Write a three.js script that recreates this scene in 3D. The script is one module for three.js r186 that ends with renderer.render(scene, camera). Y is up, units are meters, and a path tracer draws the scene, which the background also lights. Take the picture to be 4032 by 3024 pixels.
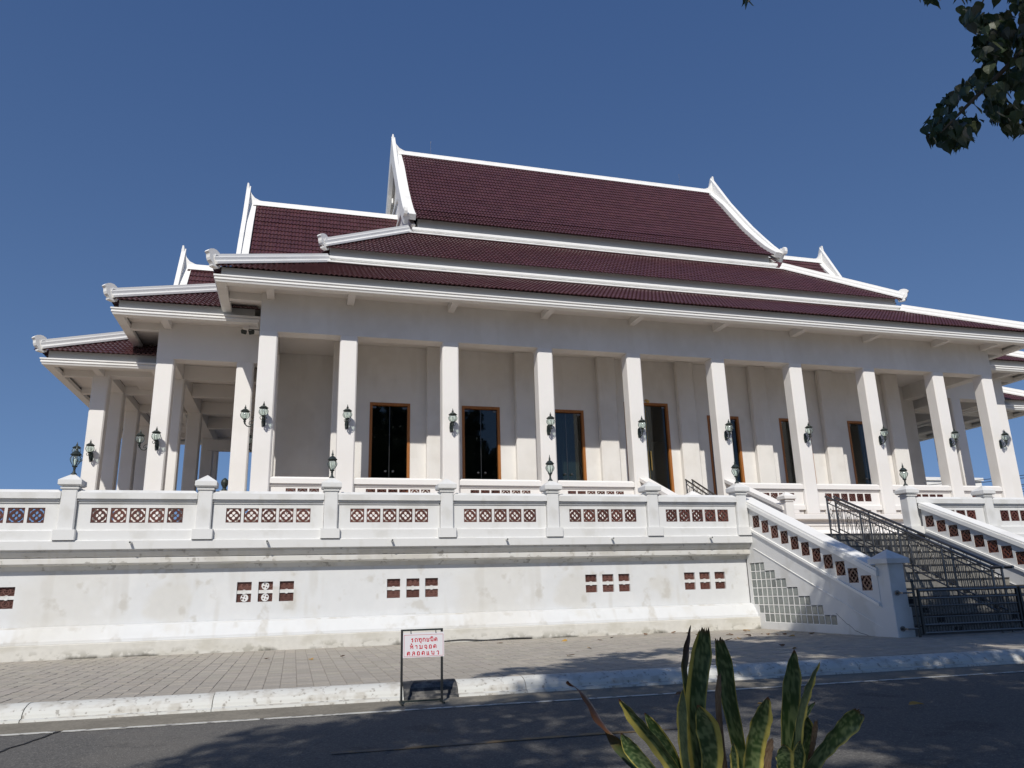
import * as THREE from 'three';
import { mergeGeometries, mergeVertices, toCreasedNormals } from 'three/addons/utils/BufferGeometryUtils.js';

// ---------- camera, sky, sun, exposure ----------
const scene = new THREE.Scene();
const camera = new THREE.PerspectiveCamera(53.55, 4 / 3, 0.1, 2000);
camera.position.set(0, 1.05, 17.55);
camera.rotation.order = 'YXZ';
camera.rotation.set(0.266442, -0.277756, -0.027219);
const renderer = new THREE.WebGLRenderer({ antialias: true });
renderer.toneMapping = THREE.LinearToneMapping;
renderer.toneMappingExposure = 1.07;
renderer.shadowMap.enabled = true;
const SUN = new THREE.Vector3(-0.42, 1.0, 1.0).normalize();
const sun = new THREE.DirectionalLight(new THREE.Color(1.0, 0.955, 0.88), 3.55);
sun.position.copy(SUN).multiplyScalar(80).add(new THREE.Vector3(12, 8, -8));
sun.target.position.set(12, 8, -8);
sun.castShadow = true; sun.shadow.radius = 1;
sun.shadow.mapSize.set(4096, 4096);
Object.assign(sun.shadow.camera, { left: -45, right: 45, top: 45, bottom: -45, near: 1, far: 200 });
scene.add(sun, sun.target);
{ // clear tropical sky: darkest a quarter turn from the sun, paler toward the horizon and the sun
  const W = 512, H = 256, d = new Float32Array(W * H * 4), p = new THREE.Vector3();
  for (let j = 0; j < H; j++) for (let i = 0; i < W; i++) {
    const a = ((i + .5) / W - .5) * 2 * Math.PI, e = ((j + .5) / H - .5) * Math.PI;
    p.set(Math.cos(e) * Math.cos(a), Math.sin(e), Math.cos(e) * Math.sin(a));
    const c = p.dot(SUN), s = Math.max(0, p.y);
    const t = Math.exp(-s * 3.0), ph = 0.86 + 0.30 * c * c, glow = 0.5 * Math.exp(-Math.acos(Math.min(1, c)) * 4.5);
    const lo = [0.205, 0.36, 0.635], hi = [0.029, 0.074, 0.218];
    for (let k = 0; k < 3; k++) d[(j * W + i) * 4 + k] = p.y < -0.02 ? [0.13, 0.125, 0.115][k] : (hi[k] + (lo[k] - hi[k]) * t) * ph + glow * [1, .95, .85][k];
    d[(j * W + i) * 4 + 3] = 1;
  }
  const sky = new THREE.DataTexture(d, W, H, THREE.RGBAFormat, THREE.FloatType);
  sky.mapping = THREE.EquirectangularReflectionMapping; sky.magFilter = sky.minFilter = THREE.LinearFilter; sky.needsUpdate = true;
  scene.background = sky; scene.environment = sky;
}

// ---------- helpers ----------
let seed = 7;
const rnd = () => { seed = (seed * 1664525 + 1013904223) >>> 0; return seed / 4294967296; };
const rr = (a, b) => a + (b - a) * rnd();
const lerp = (a, b, t) => a + (b - a) * t;
const V = (x, y, z) => new THREE.Vector3(x, y, z);
const used = {};
function numbered(n) { const k = used[n] = (used[n] ?? -1) + 1; return k ? `${n}_${String(k).padStart(3, '0')}` : n; }
function tag(o, label, category, group, kind) { const u = o.userData = {}; if (label) u.label = label; if (category) u.category = category; if (group) u.group = group; if (kind) u.kind = kind; return o; }
function thing(name, label, category, pos = [0, 0, 0], group) { const o = new THREE.Group(); o.name = numbered(name); o.position.set(...pos); scene.add(o); return tag(o, label, category, group); }
function struct(o, name, label, category) { o.name = numbered(name); scene.add(o); return tag(o, label, category, null, 'structure'); }
function piece(name, geo, mat, parent, x = 0, y = 0, z = 0) { const m = new THREE.Mesh(geo, mat); m.name = name; m.position.set(x, y, z); m.castShadow = m.receiveShadow = true; (parent ?? scene).add(m); return m; }
function uvm(g) { // uv in metres by the way each face points
  if (g.index) g = g.toNonIndexed();
  const p = g.attributes.position, uv = new Float32Array(p.count * 2), a = V(), b = V(), c = V();
  for (let i = 0; i < p.count; i += 3) {
    a.fromBufferAttribute(p, i); b.fromBufferAttribute(p, i + 1).sub(a); c.fromBufferAttribute(p, i + 2).sub(a); b.cross(c);
    const ax = Math.abs(b.x), ay = Math.abs(b.y), az = Math.abs(b.z);
    for (let k = 0; k < 3; k++) { a.fromBufferAttribute(p, i + k); const [u, v] = ay >= ax && ay >= az ? [a.x, a.z] : ax > az ? [a.z, a.y] : [a.x, a.y]; uv[(i + k) * 2] = u; uv[(i + k) * 2 + 1] = v; }
  }
  g.setAttribute('uv', new THREE.BufferAttribute(uv, 2)); return g;
}
class MB { // collects shapes, merges them into one mesh
  constructor() { this.g = []; }
  add(g) { if (g.index) g = g.toNonIndexed(); for (const k of Object.keys(g.attributes)) if (k !== 'position' && k !== 'normal') g.deleteAttribute(k); this.g.push(g); return this; }
  poly(v, f) { const a = []; for (const q of f) for (let i = 1; i + 1 < q.length; i++) a.push(...v[q[0]], ...v[q[i]], ...v[q[i + 1]]); const g = new THREE.BufferGeometry(); g.setAttribute('position', new THREE.Float32BufferAttribute(a, 3)); g.computeVertexNormals(); return this.add(g); }
  box(x0, x1, y0, y1, z0, z1) { return this.add(new THREE.BoxGeometry(x1 - x0, y1 - y0, z1 - z0).translate((x0 + x1) / 2, (y0 + y1) / 2, (z0 + z1) / 2)); }
  // prism from a 2D outline, swept along an axis; map(u,v,w) -> xyz
  prism(pts, w0, w1, map, holes = []) {
    const c = pts.map(p => new THREE.Vector2(...p)); if (THREE.ShapeUtils.area(c) < 0) c.reverse();
    const hs = holes.map(h => { const q = h.map(p => new THREE.Vector2(...p)); if (THREE.ShapeUtils.area(q) > 0) q.reverse(); return q; });
    const all = [c, ...hs].flat(), tri = THREE.ShapeUtils.triangulateShape(c, hs), a = [];
    const P = (q, w) => a.push(...map(q.x, q.y, w));
    for (const [i, j, k] of tri) { P(all[i], w1); P(all[j], w1); P(all[k], w1); P(all[k], w0); P(all[j], w0); P(all[i], w0); }
    for (const l of [c, ...hs]) for (let i = 0; i < l.length; i++) { const m = l[i], n = l[(i + 1) % l.length]; P(m, w0); P(n, w0); P(n, w1); P(m, w0); P(n, w1); P(m, w1); }
    const t0 = map(0, 0, 0), tx = map(1, 0, 0), ty = map(0, 1, 0), tz = map(0, 0, 1);
    const det = new THREE.Matrix3().set(...[0, 1, 2].flatMap(i => [tx[i] - t0[i], ty[i] - t0[i], tz[i] - t0[i]])).determinant();
    if (det < 0) for (let i = 0; i < a.length; i += 9) for (let k = 0; k < 3; k++) [a[i + 3 + k], a[i + 6 + k]] = [a[i + 6 + k], a[i + 3 + k]];
    const g = new THREE.BufferGeometry(); g.setAttribute('position', new THREE.Float32BufferAttribute(a, 3)); g.computeVertexNormals(); return this.add(g);
  }
  px(pts, x0, x1, holes) { return this.prism(pts, x0, x1, (z, y, w) => [w, y, z], holes); }   // outline in (z, y)
  py(pts, y0, y1, holes) { return this.prism(pts, y0, y1, (x, z, w) => [x, w, z], holes); }   // outline in (x, z)
  pz(pts, z0, z1, holes) { return this.prism(pts, z0, z1, (x, y, w) => [x, y, w], holes); }   // outline in (x, y)
  tube(pts, r, seg = 8, n) { const c = new THREE.CatmullRomCurve3(pts.map(p => V(...p))); return this.add(new THREE.TubeGeometry(c, n ?? pts.length * 4, r, seg)); }
  bar(a, b, r, seg = 8) { const A = V(...a), B = V(...b), d = B.clone().sub(A), g = new THREE.CylinderGeometry(r, r, d.length(), seg); g.applyQuaternion(new THREE.Quaternion().setFromUnitVectors(V(0, 1, 0), d.normalize())); g.translate(...A.add(B).multiplyScalar(.5).toArray()); return this.add(g); }
  beam(a, b, w, h) { // square bar along a segment, w across, h high
    const A = V(...a), B = V(...b), d = B.clone().sub(A), L = d.length(); d.normalize(); const s = V(-d.z, 0, d.x); if (s.lengthSq() < 1e-6) s.set(1, 0, 0); s.normalize(); const u = s.clone().cross(d).multiplyScalar(-1);
    const M = new THREE.Matrix4().makeBasis(s, u, d.clone()); const g = new THREE.BoxGeometry(w, h, L); if (M.determinant() < 0) M.makeBasis(s.negate(), u, d); g.applyMatrix4(M); g.translate((a[0] + b[0]) / 2, (a[1] + b[1]) / 2, (a[2] + b[2]) / 2); return this.add(g);
  }
  lathe(pts, x, y, z, seg = 20) { return this.add(toCreasedNormals(new THREE.LatheGeometry(pts.map(p => new THREE.Vector2(...p)), seg), .7).translate(x, y, z)); }
  col(x0, x1, y0, y1, z0, z1, c = .03) { return this.py([[x0 + c, z0], [x1 - c, z0], [x1, z0 + c], [x1, z1 - c], [x1 - c, z1], [x0 + c, z1], [x0, z1 - c], [x0, z0 + c]], y0, y1); }
  ring(x0, x1, z0, z1, prof) { // closed profile [out, y] mitred round a rectangle
    const n = prof.length, v = [], f = [];
    for (const [o, y] of prof) v.push([x0 - o, y, z1 + o], [x1 + o, y, z1 + o], [x1 + o, y, z0 - o], [x0 - o, y, z0 - o]);
    for (let i = 0; i < n; i++) { const j = (i + 1) % n; for (let k = 0; k < 4; k++) { const l = (k + 1) % 4; f.push([i * 4 + k, j * 4 + k, j * 4 + l, i * 4 + l]); } }
    let ar = 0; for (let i = 0; i < n; i++) { const [a, b] = prof[i], [c, d] = prof[(i + 1) % n]; ar += a * d - c * b; }
    if (ar < 0) f.forEach(q => q.reverse());
    f.forEach(q => q.reverse());
    return this.poly(v, f);
  }
  slab(a, b, c, d, t) { // four corners, counter-clockwise seen from above, thickness downward
    const v = [a, b, c, d, ...[a, b, c, d].map(q => [q[0], q[1] - t, q[2]])];
    return this.poly(v, [[0, 1, 2, 3], [7, 6, 5, 4], [0, 4, 5, 1], [1, 5, 6, 2], [2, 6, 7, 3], [3, 7, 4, 0]]);
  }
  geo(center) { let g = this.g.length > 1 ? mergeGeometries(this.g) : this.g[0]; if (center) g.translate(-center[0], -center[1], -center[2]); return uvm(g); }
  build(name, mat, parent) { return piece(name, this.geo(), mat, parent); }
}
const mb = () => new MB();

// ---------- textures ----------
function hash(x, y, s) { let h = (x * 374761393 + y * 668265263 + s * 974634777) | 0; h = Math.imul(h ^ (h >>> 13), 1274126177); return ((h ^ (h >>> 16)) >>> 0) / 4294967296; }
function vnoise(x, y, per, s) { const xi = Math.floor(x), yi = Math.floor(y), fx = x - xi, fy = y - yi, u = fx * fx * (3 - 2 * fx), v = fy * fy * (3 - 2 * fy), m = a => ((a % per) + per) % per;
  return lerp(lerp(hash(m(xi), m(yi), s), hash(m(xi + 1), m(yi), s), u), lerp(hash(m(xi), m(yi + 1), s), hash(m(xi + 1), m(yi + 1), s), u), v); }
function fbm(u, v, f, o, s) { let r = 0, a = .5, t = 0; for (let i = 0; i < o; i++) { r += a * vnoise(u * f, v * f, f, s + i); t += a; a *= .55; f *= 2; } return r / t; }
const sst = (a, b, x) => { const t = Math.min(1, Math.max(0, (x - a) / (b - a))); return t * t * (3 - 2 * t); };
function tex(n, size, fn, srgb = true, n2 = n) { // fn(u, v) -> [r, g, b] linear; size in metres
  const d = new Uint8Array(n * n2 * 4), enc = x => { x = Math.min(1, Math.max(0, x)); return Math.round(255 * (srgb ? (x <= .0031308 ? 12.92 * x : 1.055 * x ** (1 / 2.4) - .055) : x)); };
  for (let j = 0; j < n2; j++) for (let i = 0; i < n; i++) { const c = fn((i + .5) / n, (j + .5) / n2), k = (j * n + i) * 4; d[k] = enc(c[0]); d[k + 1] = enc(c[1]); d[k + 2] = enc(c[2]); d[k + 3] = 255; }
  const t = new THREE.DataTexture(d, n, n2); t.colorSpace = srgb ? THREE.SRGBColorSpace : THREE.NoColorSpace; t.wrapS = t.wrapT = THREE.RepeatWrapping; t.magFilter = THREE.LinearFilter; t.minFilter = THREE.LinearMipmapLinearFilter; t.generateMipmaps = true; t.needsUpdate = true;
  if (size) { const [a, b] = Array.isArray(size) ? size : [size, size]; t.repeat.set(1 / a, 1 / b); }
  return t;
}
const mixc = (a, b, t) => [lerp(a[0], b[0], t), lerp(a[1], b[1], t), lerp(a[2], b[2], t)];
const std = (o) => new THREE.MeshStandardMaterial(o);
const lin = (r, g, b) => new THREE.Color().setRGB(r, g, b);
const M = {};
M.hall = std({ map: tex(512, 7, (u, v) => { const n = fbm(u, v, 4, 5, 3), m = fbm(u, v, 32, 3, 9); let c = [.82, .80, .772]; c = mixc(c, [.76, .735, .695], sst(.5, .75, n) * .5); return c.map(x => x * (.98 + .03 * m)); }), roughness: .75 });
M.hallWall = std({ map: tex(512, 6, (u, v) => { const n = fbm(u, v, 4, 5, 23), m = fbm(u, v, 16, 4, 29), s = fbm(u * 1, v * .25, 16, 3, 31); let c = [.80, .78, .745]; c = mixc(c, [.70, .67, .62], sst(.46, .72, n) * .5); c = mixc(c, [.70, .67, .62], sst(.55, .75, s) * .3); return c.map(x => x * (.95 + .09 * m)); }), roughness: .8 });
M.trim = std({ map: tex(256, 5, (u, v) => { const n = fbm(u, v, 8, 5, 41); const c = mixc([.84, .83, .80], [.70, .69, .66], sst(.52, .8, n) * .5); return c; }), roughness: .6 });
M.terrace = std({ map: tex(1024, 9, (u, v) => { // painted render, patched and weathered
  const n = fbm(u, v, 4, 5, 51), p = fbm(u + .03 * n, v, 8, 5, 57), f = fbm(u, v, 64, 3, 61), s = fbm(u, v * .2, 32, 3, 66);
  let c = [.735, .745, .745]; c = mixc(c, [.71, .695, .65], sst(.5, .72, n) * .6); c = mixc(c, [.66, .64, .585], sst(.6, .76, p) * .55); c = mixc(c, [.775, .78, .775], sst(.42, .3, p) * .6);
  c = mixc(c, [.60, .58, .53], sst(.6, .8, s) * .4); c = mixc(c, [.56, .535, .48], sst(.6, .8, fbm(u, v, 32, 5, 77)) * .6); return c.map(x => x * (.96 + .06 * f)); }), roughness: .85 });
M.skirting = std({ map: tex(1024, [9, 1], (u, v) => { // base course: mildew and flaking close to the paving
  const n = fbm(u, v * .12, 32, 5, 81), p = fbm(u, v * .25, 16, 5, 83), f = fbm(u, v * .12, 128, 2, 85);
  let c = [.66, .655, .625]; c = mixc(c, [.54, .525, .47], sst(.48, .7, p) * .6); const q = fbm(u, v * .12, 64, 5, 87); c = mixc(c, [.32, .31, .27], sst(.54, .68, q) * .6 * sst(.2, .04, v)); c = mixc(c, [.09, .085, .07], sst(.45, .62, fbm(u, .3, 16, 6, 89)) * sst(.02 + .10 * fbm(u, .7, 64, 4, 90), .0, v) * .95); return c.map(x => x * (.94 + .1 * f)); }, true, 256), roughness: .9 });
M.cornice = std({ map: tex(1024, [9, 9], (u, v) => { const n = fbm(u, v, 16, 5, 91), p = fbm(u, v, 64, 4, 93), s = fbm(u, v * .1, 64, 2, 95); let c = [.64, .63, .60]; c = mixc(c, [.48, .46, .41], sst(.5, .72, n) * .6); c = mixc(c, [.22, .20, .17], sst(.66, .76, p) * .6); c = mixc(c, [.58, .56, .5], sst(.55, .7, s) * .45); return c; }), roughness: .85 });  // stains over a base tone lowered to deepen the shade in the recessed bands
M.rail = std({ map: tex(512, 5, (u, v) => { const n = fbm(u, v, 8, 5, 101), s = fbm(u, v * .3, 32, 3, 103); let c = [.765, .765, .75]; c = mixc(c, [.62, .61, .57], sst(.56, .74, n) * .55); c = mixc(c, [.66, .65, .6], sst(.6, .8, s) * .4); return c; }), roughness: .8 });
M.clay = std({ map: tex(128, .6, (u, v) => { const n = fbm(u, v, 8, 4, 111); return mixc([.085, .026, .018], [.13, .05, .035], n); }), roughness: .35 });
M.tile = std({ map: tex(256, 3, (u, v) => { const n = fbm(u, v, 8, 5, 121), m = fbm(u, v, 64, 2, 123); return mixc([.070, .027, .031], [.094, .039, .041], n).map(x => x * (.85 + .3 * m)); }), roughness: .36 });
M.deck = std({ color: lin(.07, .028, .032), roughness: .7 });
M.wood = std({ map: tex(256, [.6, 2], (u, v) => { const n = fbm(u, v * .2, 32, 4, 131); return mixc([.42, .165, .035], [.30, .105, .022], n); }), roughness: .45 });
M.glass = new THREE.MeshPhysicalMaterial({ color: lin(.55, .6, .58), transmission: 1, thickness: 0, roughness: .015, ior: 1.55 });
M.iron = std({ map: tex(64, .3, (u, v) => mixc([.012, .018, .017], [.045, .06, .055], fbm(u, v, 8, 3, 141))), roughness: .5, metalness: .2 });
M.lampGlass = new THREE.MeshPhysicalMaterial({ color: lin(.86, .93, .9), transmission: .9, thickness: 0, roughness: .06, ior: 1.5 });
M.bulb = std({ color: lin(.8, .82, .76), roughness: .3 });
M.steel = std({ color: lin(.20, .19, .18), metalness: .9, roughness: .28 });
M.steelDark = std({ color: lin(.075, .075, .07), metalness: .8, roughness: .4 });  // both steels toned below bare stainless to deepen the shade at the gate
M.granite = std({ map: tex(256, 1.2, (u, v) => { const n = fbm(u, v, 64, 2, 151), m = fbm(u, v, 8, 4, 153); return mixc([.13, .125, .115], [.27, .26, .235], n * .6 + m * .4); }), roughness: .4 });  // speckled stone, toned darker so the stair shade reads deeper
M.graniteDark = std({ color: lin(.035, .034, .034), roughness: .3 });
M.floor = std({ color: lin(.29, .215, .15), roughness: .5 });
M.dark = std({ color: lin(.012, .012, .013), roughness: .6 });
M.pvc = std({ color: lin(.62, .62, .6), roughness: .5 });
M.asphalt = std({ map: tex(1024, 5, (u, v) => { const n = fbm(u, v, 256, 2, 161), m = fbm(u, v, 4, 5, 163), k = hash(Math.floor(u * 512), Math.floor(v * 512), 5); let c = mixc([.068, .065, .06], [.145, .138, .127], n); c = mixc(c, [.15, .138, .12], sst(.5, .7, m) * .5); c = mixc(c, [.045, .043, .04], sst(.62, .7, fbm(u, v, 8, 4, 167)) * .5); if (k > .93) c = mixc(c, [.28, .265, .24], .6); return c; }), bumpMap: tex(512, 1.2, (u, v) => { const n = fbm(u, v, 128, 2, 165); return [n, n, n]; }, false), bumpScale: .006, roughness: .9 });
M.gutter = std({ map: tex(512, 2.5, (u, v) => { const n = fbm(u, v, 8, 5, 171), m = fbm(u, v, 128, 2, 173); let c = mixc([.15, .135, .105], [.26, .235, .19], n); return c.map(x => x * (.75 + .5 * m)); }), roughness: .95 });
M.grout = std({ color: lin(.27, .245, .21), roughness: .95 });
M.paver = std({ map: tex(512, 3, (u, v) => { const n = fbm(u, v, 8, 5, 181), m = fbm(u, v, 128, 2, 183); let c = mixc([.33, .298, .252], [.40, .365, .315], n); c = mixc(c, [.26, .235, .20], sst(.6, .75, fbm(u, v, 16, 4, 187)) * .5); return c.map(x => x * (.88 + .24 * m)); }), roughness: .8 });
M.ground = std({ map: tex(256, 14, (u, v) => mixc([.16, .145, .11], [.24, .22, .17], fbm(u, v, 16, 5, 191))), roughness: .95 });
M.linePaint = std({ map: tex(512, [4, 4], (u, v) => { const n = fbm(u, v, 64, 3, 201); return mixc([.58, .57, .53], [.2, .19, .18], sst(.55, .72, n)); }), roughness: .8 });
M.yellowPaint = std({ map: tex(256, [4, 4], (u, v) => { const n = fbm(u, v, 32, 4, 205); return mixc([.22, .15, .075], [.12, .11, .10], sst(.4, .6, n)); }), roughness: .85 });
M.kerb = std({ map: tex(1024, [3, 3], (u, v) => { const n = fbm(u, v, 16, 5, 211), m = fbm(u, v, 64, 3, 213); let c = [.66, .655, .615]; c = mixc(c, [.47, .44, .38], sst(.5, .72, n) * .7); c = mixc(c, [.22, .20, .17], sst(.66, .78, m) * .6); return c; }), roughness: .85 });
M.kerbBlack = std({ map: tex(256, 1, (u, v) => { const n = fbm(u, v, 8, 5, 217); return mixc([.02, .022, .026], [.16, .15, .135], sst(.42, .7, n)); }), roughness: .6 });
M.glassBlock = [[.20,.225,.21],[.25,.275,.255],[.16,.18,.17]].map(c => new THREE.MeshPhysicalMaterial({ color: lin(...c), roughness: .18, clearcoat: .6, clearcoatRoughness: .1, bumpMap: tex(128, .2, (u, v) => { const w = .5 + .5 * Math.sin((u + v) * Math.PI * 2 * 14); return [w, w, w]; }, false), bumpScale: .003 }));
M.brass = std({ color: lin(.62, .42, .14), metalness: .9, roughness: .3 });
M.curtain = std({ color: lin(.17, .19, .18), roughness: .9 });
M.ventClay = [[.15, .062, .046], [.12, .048, .036], [.17, .075, .058]].map(c => std({ color: lin(...c), roughness: .6 }));
M.fascia = std({ map: tex(256, [4, 1], (u, v) => { const n = fbm(u, v, 8, 4, 241), k = fbm(.3, v, 32, 2, 243); return mixc([.54, .54, .535], [.46, .46, .45], n).map(x => x * (.93 + .14 * k)); }), roughness: .7 });  // grey board, its tone also lowered to deepen the shade under the tiles
M.soil = std({ color: lin(.06, .045, .03), roughness: 1 });
M.concrete = std({ map: tex(256, 2, (u, v) => mixc([.26, .25, .23], [.38, .37, .34], fbm(u, v, 8, 5, 221))), roughness: .9 });
M.bark = std({ map: tex(256, 1, (u, v) => mixc([.07, .055, .04], [.19, .16, .125], fbm(u, v * .3, 16, 4, 231))), roughness: .95 });
const leafMat = (r, g, b) => new THREE.MeshPhysicalMaterial({ color: lin(r, g, b), roughness: .5, side: THREE.DoubleSide, transmission: .15, thickness: 0 });
M.leaf = leafMat(.03, .055, .016); M.leafPale = leafMat(.065, .085, .035); M.leafGrey = leafMat(.07, .08, .06);
M.litterA = std({ color: lin(.42, .24, .05), roughness: .8, side: THREE.DoubleSide }); M.litterB = std({ color: lin(.15, .075, .03), roughness: .8, side: THREE.DoubleSide });

M.terrace.color.setScalar(.90); M.rail.color.setScalar(.90); M.kerb.color.setScalar(.92); M.skirting.color.setRGB(.95, .93, .89);

// ---------- ground, road, kerb, pavement ----------
const XC = 13.87, ZR = -19.3, mx = x => 2 * XC - x, mz = z => 2 * ZR - z;
const kz = x => 7.4 + (x + 3.04) * .0325;              // back edge of the kerb (the road runs a little off the building line)
const KA = Math.atan(.0325);
struct(mb().box(-400, 400, -1.2, -.17, -400, 400).build('ground', M.ground), 'ground', 'bare earth stretching away round the hall', 'ground');
function strip(x0, x1, d0, d1, y, t) { return mb().slab([x0, y, kz(x0) + d1], [x1, y, kz(x1) + d1], [x1, y, kz(x1) + d0], [x0, y, kz(x0) + d0], t); } // d0, d1 from the kerb's back edge
struct(strip(-80, 90, .38, 7.6, -.15, .08).build('road', M.asphalt), 'road', 'grey asphalt road passing in front of the white terrace', 'road');
struct(strip(-80, 90, .39, 1.12, -.146, .02).build('gutter', M.gutter), 'gutter', 'dusty strip along the foot of the kerb', 'gutter');
{ // thin white edge line in two lengths, faint yellow mark
  const g = mb(), put = (a, b) => g.add(strip(a, b, 1.17, 1.25, -.142, .004).g[0]);
  put(-60, -2.17); put(-2.1, -.27); put(-.23, 80);
  struct(g.build('road_line', M.linePaint), 'road_line', 'thin white line painted along the road edge', 'road marking');
  struct(strip(.35, 3.4, 3.28, 3.36, -.142, .004).build('yellow_line', M.yellowPaint), 'yellow_line', 'worn yellow line in the middle of the road', 'road marking');
  const c = mb(); let p = [-2.13, 8.62];
  for (let i = 1; i <= 14; i++) { const q = [-2.13 - i * .035 + rr(-.02, .02), 8.62 + i * .16]; c.slab([p[0] - .012, -.1425, p[1]], [q[0] - .012, -.1425, q[1]], [q[0] + .012, -.1425, q[1]], [p[0] + .012, -.1425, p[1]], .003); p = q; }
  struct(c.build('road_joint', M.dark), 'road_joint', 'dark sealed crack running across the road by the kerb', 'road crack');
}
{ // kerb stones with a rounded nose; one short length is black
  const root = new THREE.Group(); struct(root, 'kerb', 'white painted concrete kerb with a black length behind the sign', 'kerb');
  const prof = (e) => { const q = [[0, -.16], [0, .012 + e], [.10, .02 + e]]; for (let i = 0; i <= 6; i++) { const a = i / 6 * Math.PI / 2; q.push([.10 + .24 * Math.sin(a), .02 + e - .13 * (1 - Math.cos(a))]); } q.push([.39 + e, -.12], [.40 + e, -.16]); return q; };
  const cuts = [-16]; let x = -16; while (x < 34) { x += rr(1.5, 2.6); if (x > .7 && x < 2.6) continue; cuts.push(x); }
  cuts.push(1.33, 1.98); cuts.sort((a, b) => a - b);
  for (let i = 0; i + 1 < cuts.length; i++) {
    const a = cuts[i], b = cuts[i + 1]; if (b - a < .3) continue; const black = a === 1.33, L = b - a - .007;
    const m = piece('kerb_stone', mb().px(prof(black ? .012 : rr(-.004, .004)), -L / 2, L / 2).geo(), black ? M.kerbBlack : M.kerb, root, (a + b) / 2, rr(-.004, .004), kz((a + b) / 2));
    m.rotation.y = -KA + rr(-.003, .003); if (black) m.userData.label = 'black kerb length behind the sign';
  }
}
{ // paved footway: square pavers on a bed
  const root = new THREE.Group(); struct(root, 'pavement', 'beige paved footway between the kerb and the terrace wall', 'pavement');
  mb().slab([-16, -.006, kz(-16)], [34, -.006, kz(34)], [34, -.006, -.3], [-16, -.006, -.3], .15).build('bedding', M.grout, root);
  const S = .2, h = .0978, t = .02, vs = [];
  for (let k = 0; k < 4; k++) {
    const e = .004, g = mb().poly([[-h, -t, h], [h, -t, h], [h, -t, -h], [-h, -t, -h], [-h + e, 0, h - e], [h - e, 0, h - e], [h - e, 0, -h + e], [-h + e, 0, -h + e]], [[4, 5, 6, 7], [0, 1, 5, 4], [1, 2, 6, 5], [2, 3, 7, 6], [3, 0, 4, 7]]).geo();
    const uv = g.attributes.uv; for (let i = 0; i < uv.count; i++) uv.setXY(i, uv.getX(i) + k * .73, uv.getY(i) + k * .41); vs.push(g);
  }
  const pm = [0, 1, 2].map(k => { const m = M.paver.clone(); m.color.setScalar([1, .93, 1.05][k]); return m; });
  const all = [];
  for (let x = -12; x < 26; x += S) for (let z = .1; z < 8.6; z += S) { if (z + .1 > kz(x)) continue; if (x > 11.2 && x < 16.5 && z < 4.65) continue; all.push([x, rr(-.0035, .0025), z, (x - .9) ** 2 + ((z - 17.55) * 1.0) ** 2 + (x < -4.6 ? 900 : 0)]); }
  all.sort((a, b) => a[3] - b[3]);
  const rest = all.slice(300), inst = new THREE.InstancedMesh(vs[0], pm[0], rest.length), Q = new THREE.Object3D(), col = new THREE.Color();
  all.slice(0, 300).forEach(([x, y, z], i) => { const m = piece('paver', vs[i % 4], pm[(i * 7 + (i >> 3)) % 3], root, x, y, z); m.rotation.set(rr(-.006, .006), 0, rr(-.006, .006)); });
  rest.forEach(([x, y, z], i) => { Q.position.set(x, y, z); Q.rotation.set(rr(-.006, .006), (i % 4) * Math.PI / 2, rr(-.006, .006)); Q.updateMatrix(); inst.setMatrixAt(i, Q.matrix); const s = rr(.88, 1.07); inst.setColorAt(i, col.setRGB(s, s * rr(.98, 1.01), s * rr(.96, 1.0))); });
  inst.name = 'paver_field'; inst.castShadow = inst.receiveShadow = true; inst.userData.kind = 'stuff'; root.add(inst);
}

// ---------- pierced clay blocks ----------
const circle = (cx, cy, r, n = 10, a0 = 0) => Array.from({ length: n }, (_, i) => [cx + r * Math.cos(a0 + i / n * 2 * Math.PI), cy + r * Math.sin(a0 + i / n * 2 * Math.PI)]);
function blockGeo(S, depth) { // square frame, diamond band, four round holes, curved corner holes
  const k = S / 2, holes = [];
  for (const [x, y] of [[0, 1], [1, 0], [0, -1], [-1, 0]]) holes.push(circle(x * .36 * k, y * .36 * k, .235 * k, 8));
  for (const [sx, sy] of [[1, 1], [1, -1], [-1, -1], [-1, 1]]) {
    const q = []; for (let i = 0; i <= 4; i++) { const a = (.14 + .72 * i / 4) * Math.PI / 2; q.push([Math.cos(a) * .78 * k * sx, Math.sin(a) * .78 * k * sy]); }
    q.push([.26 * k * sx, .90 * k * sy], [.58 * k * sx, .90 * k * sy], [.66 * k * sx, .68 * k * sy], [.90 * k * sx, .56 * k * sy], [.90 * k * sx, .22 * k * sy]); 
    const o = [q[0], q[1], q[2], q[3], q[4], q[5], q[6], q[7], q[8], q[9]]; holes.push(o);
  }
  return mb().pz([[-k, -k], [k, -k], [k, k], [-k, k]], -depth / 2, depth / 2, holes).geo();
}
const BLOCK = blockGeo(.30, .07), BLOCK_S = blockGeo(.30, .07);
const rect = (x0, x1, y0, y1) => [[x0, y0], [x1, y0], [x1, y1], [x0, y1]];
const clayV = [0, 1, 2].map(k => { const m = M.clay.clone(); m.color.setScalar([1, .8, 1.2][k]); return m; });

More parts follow.
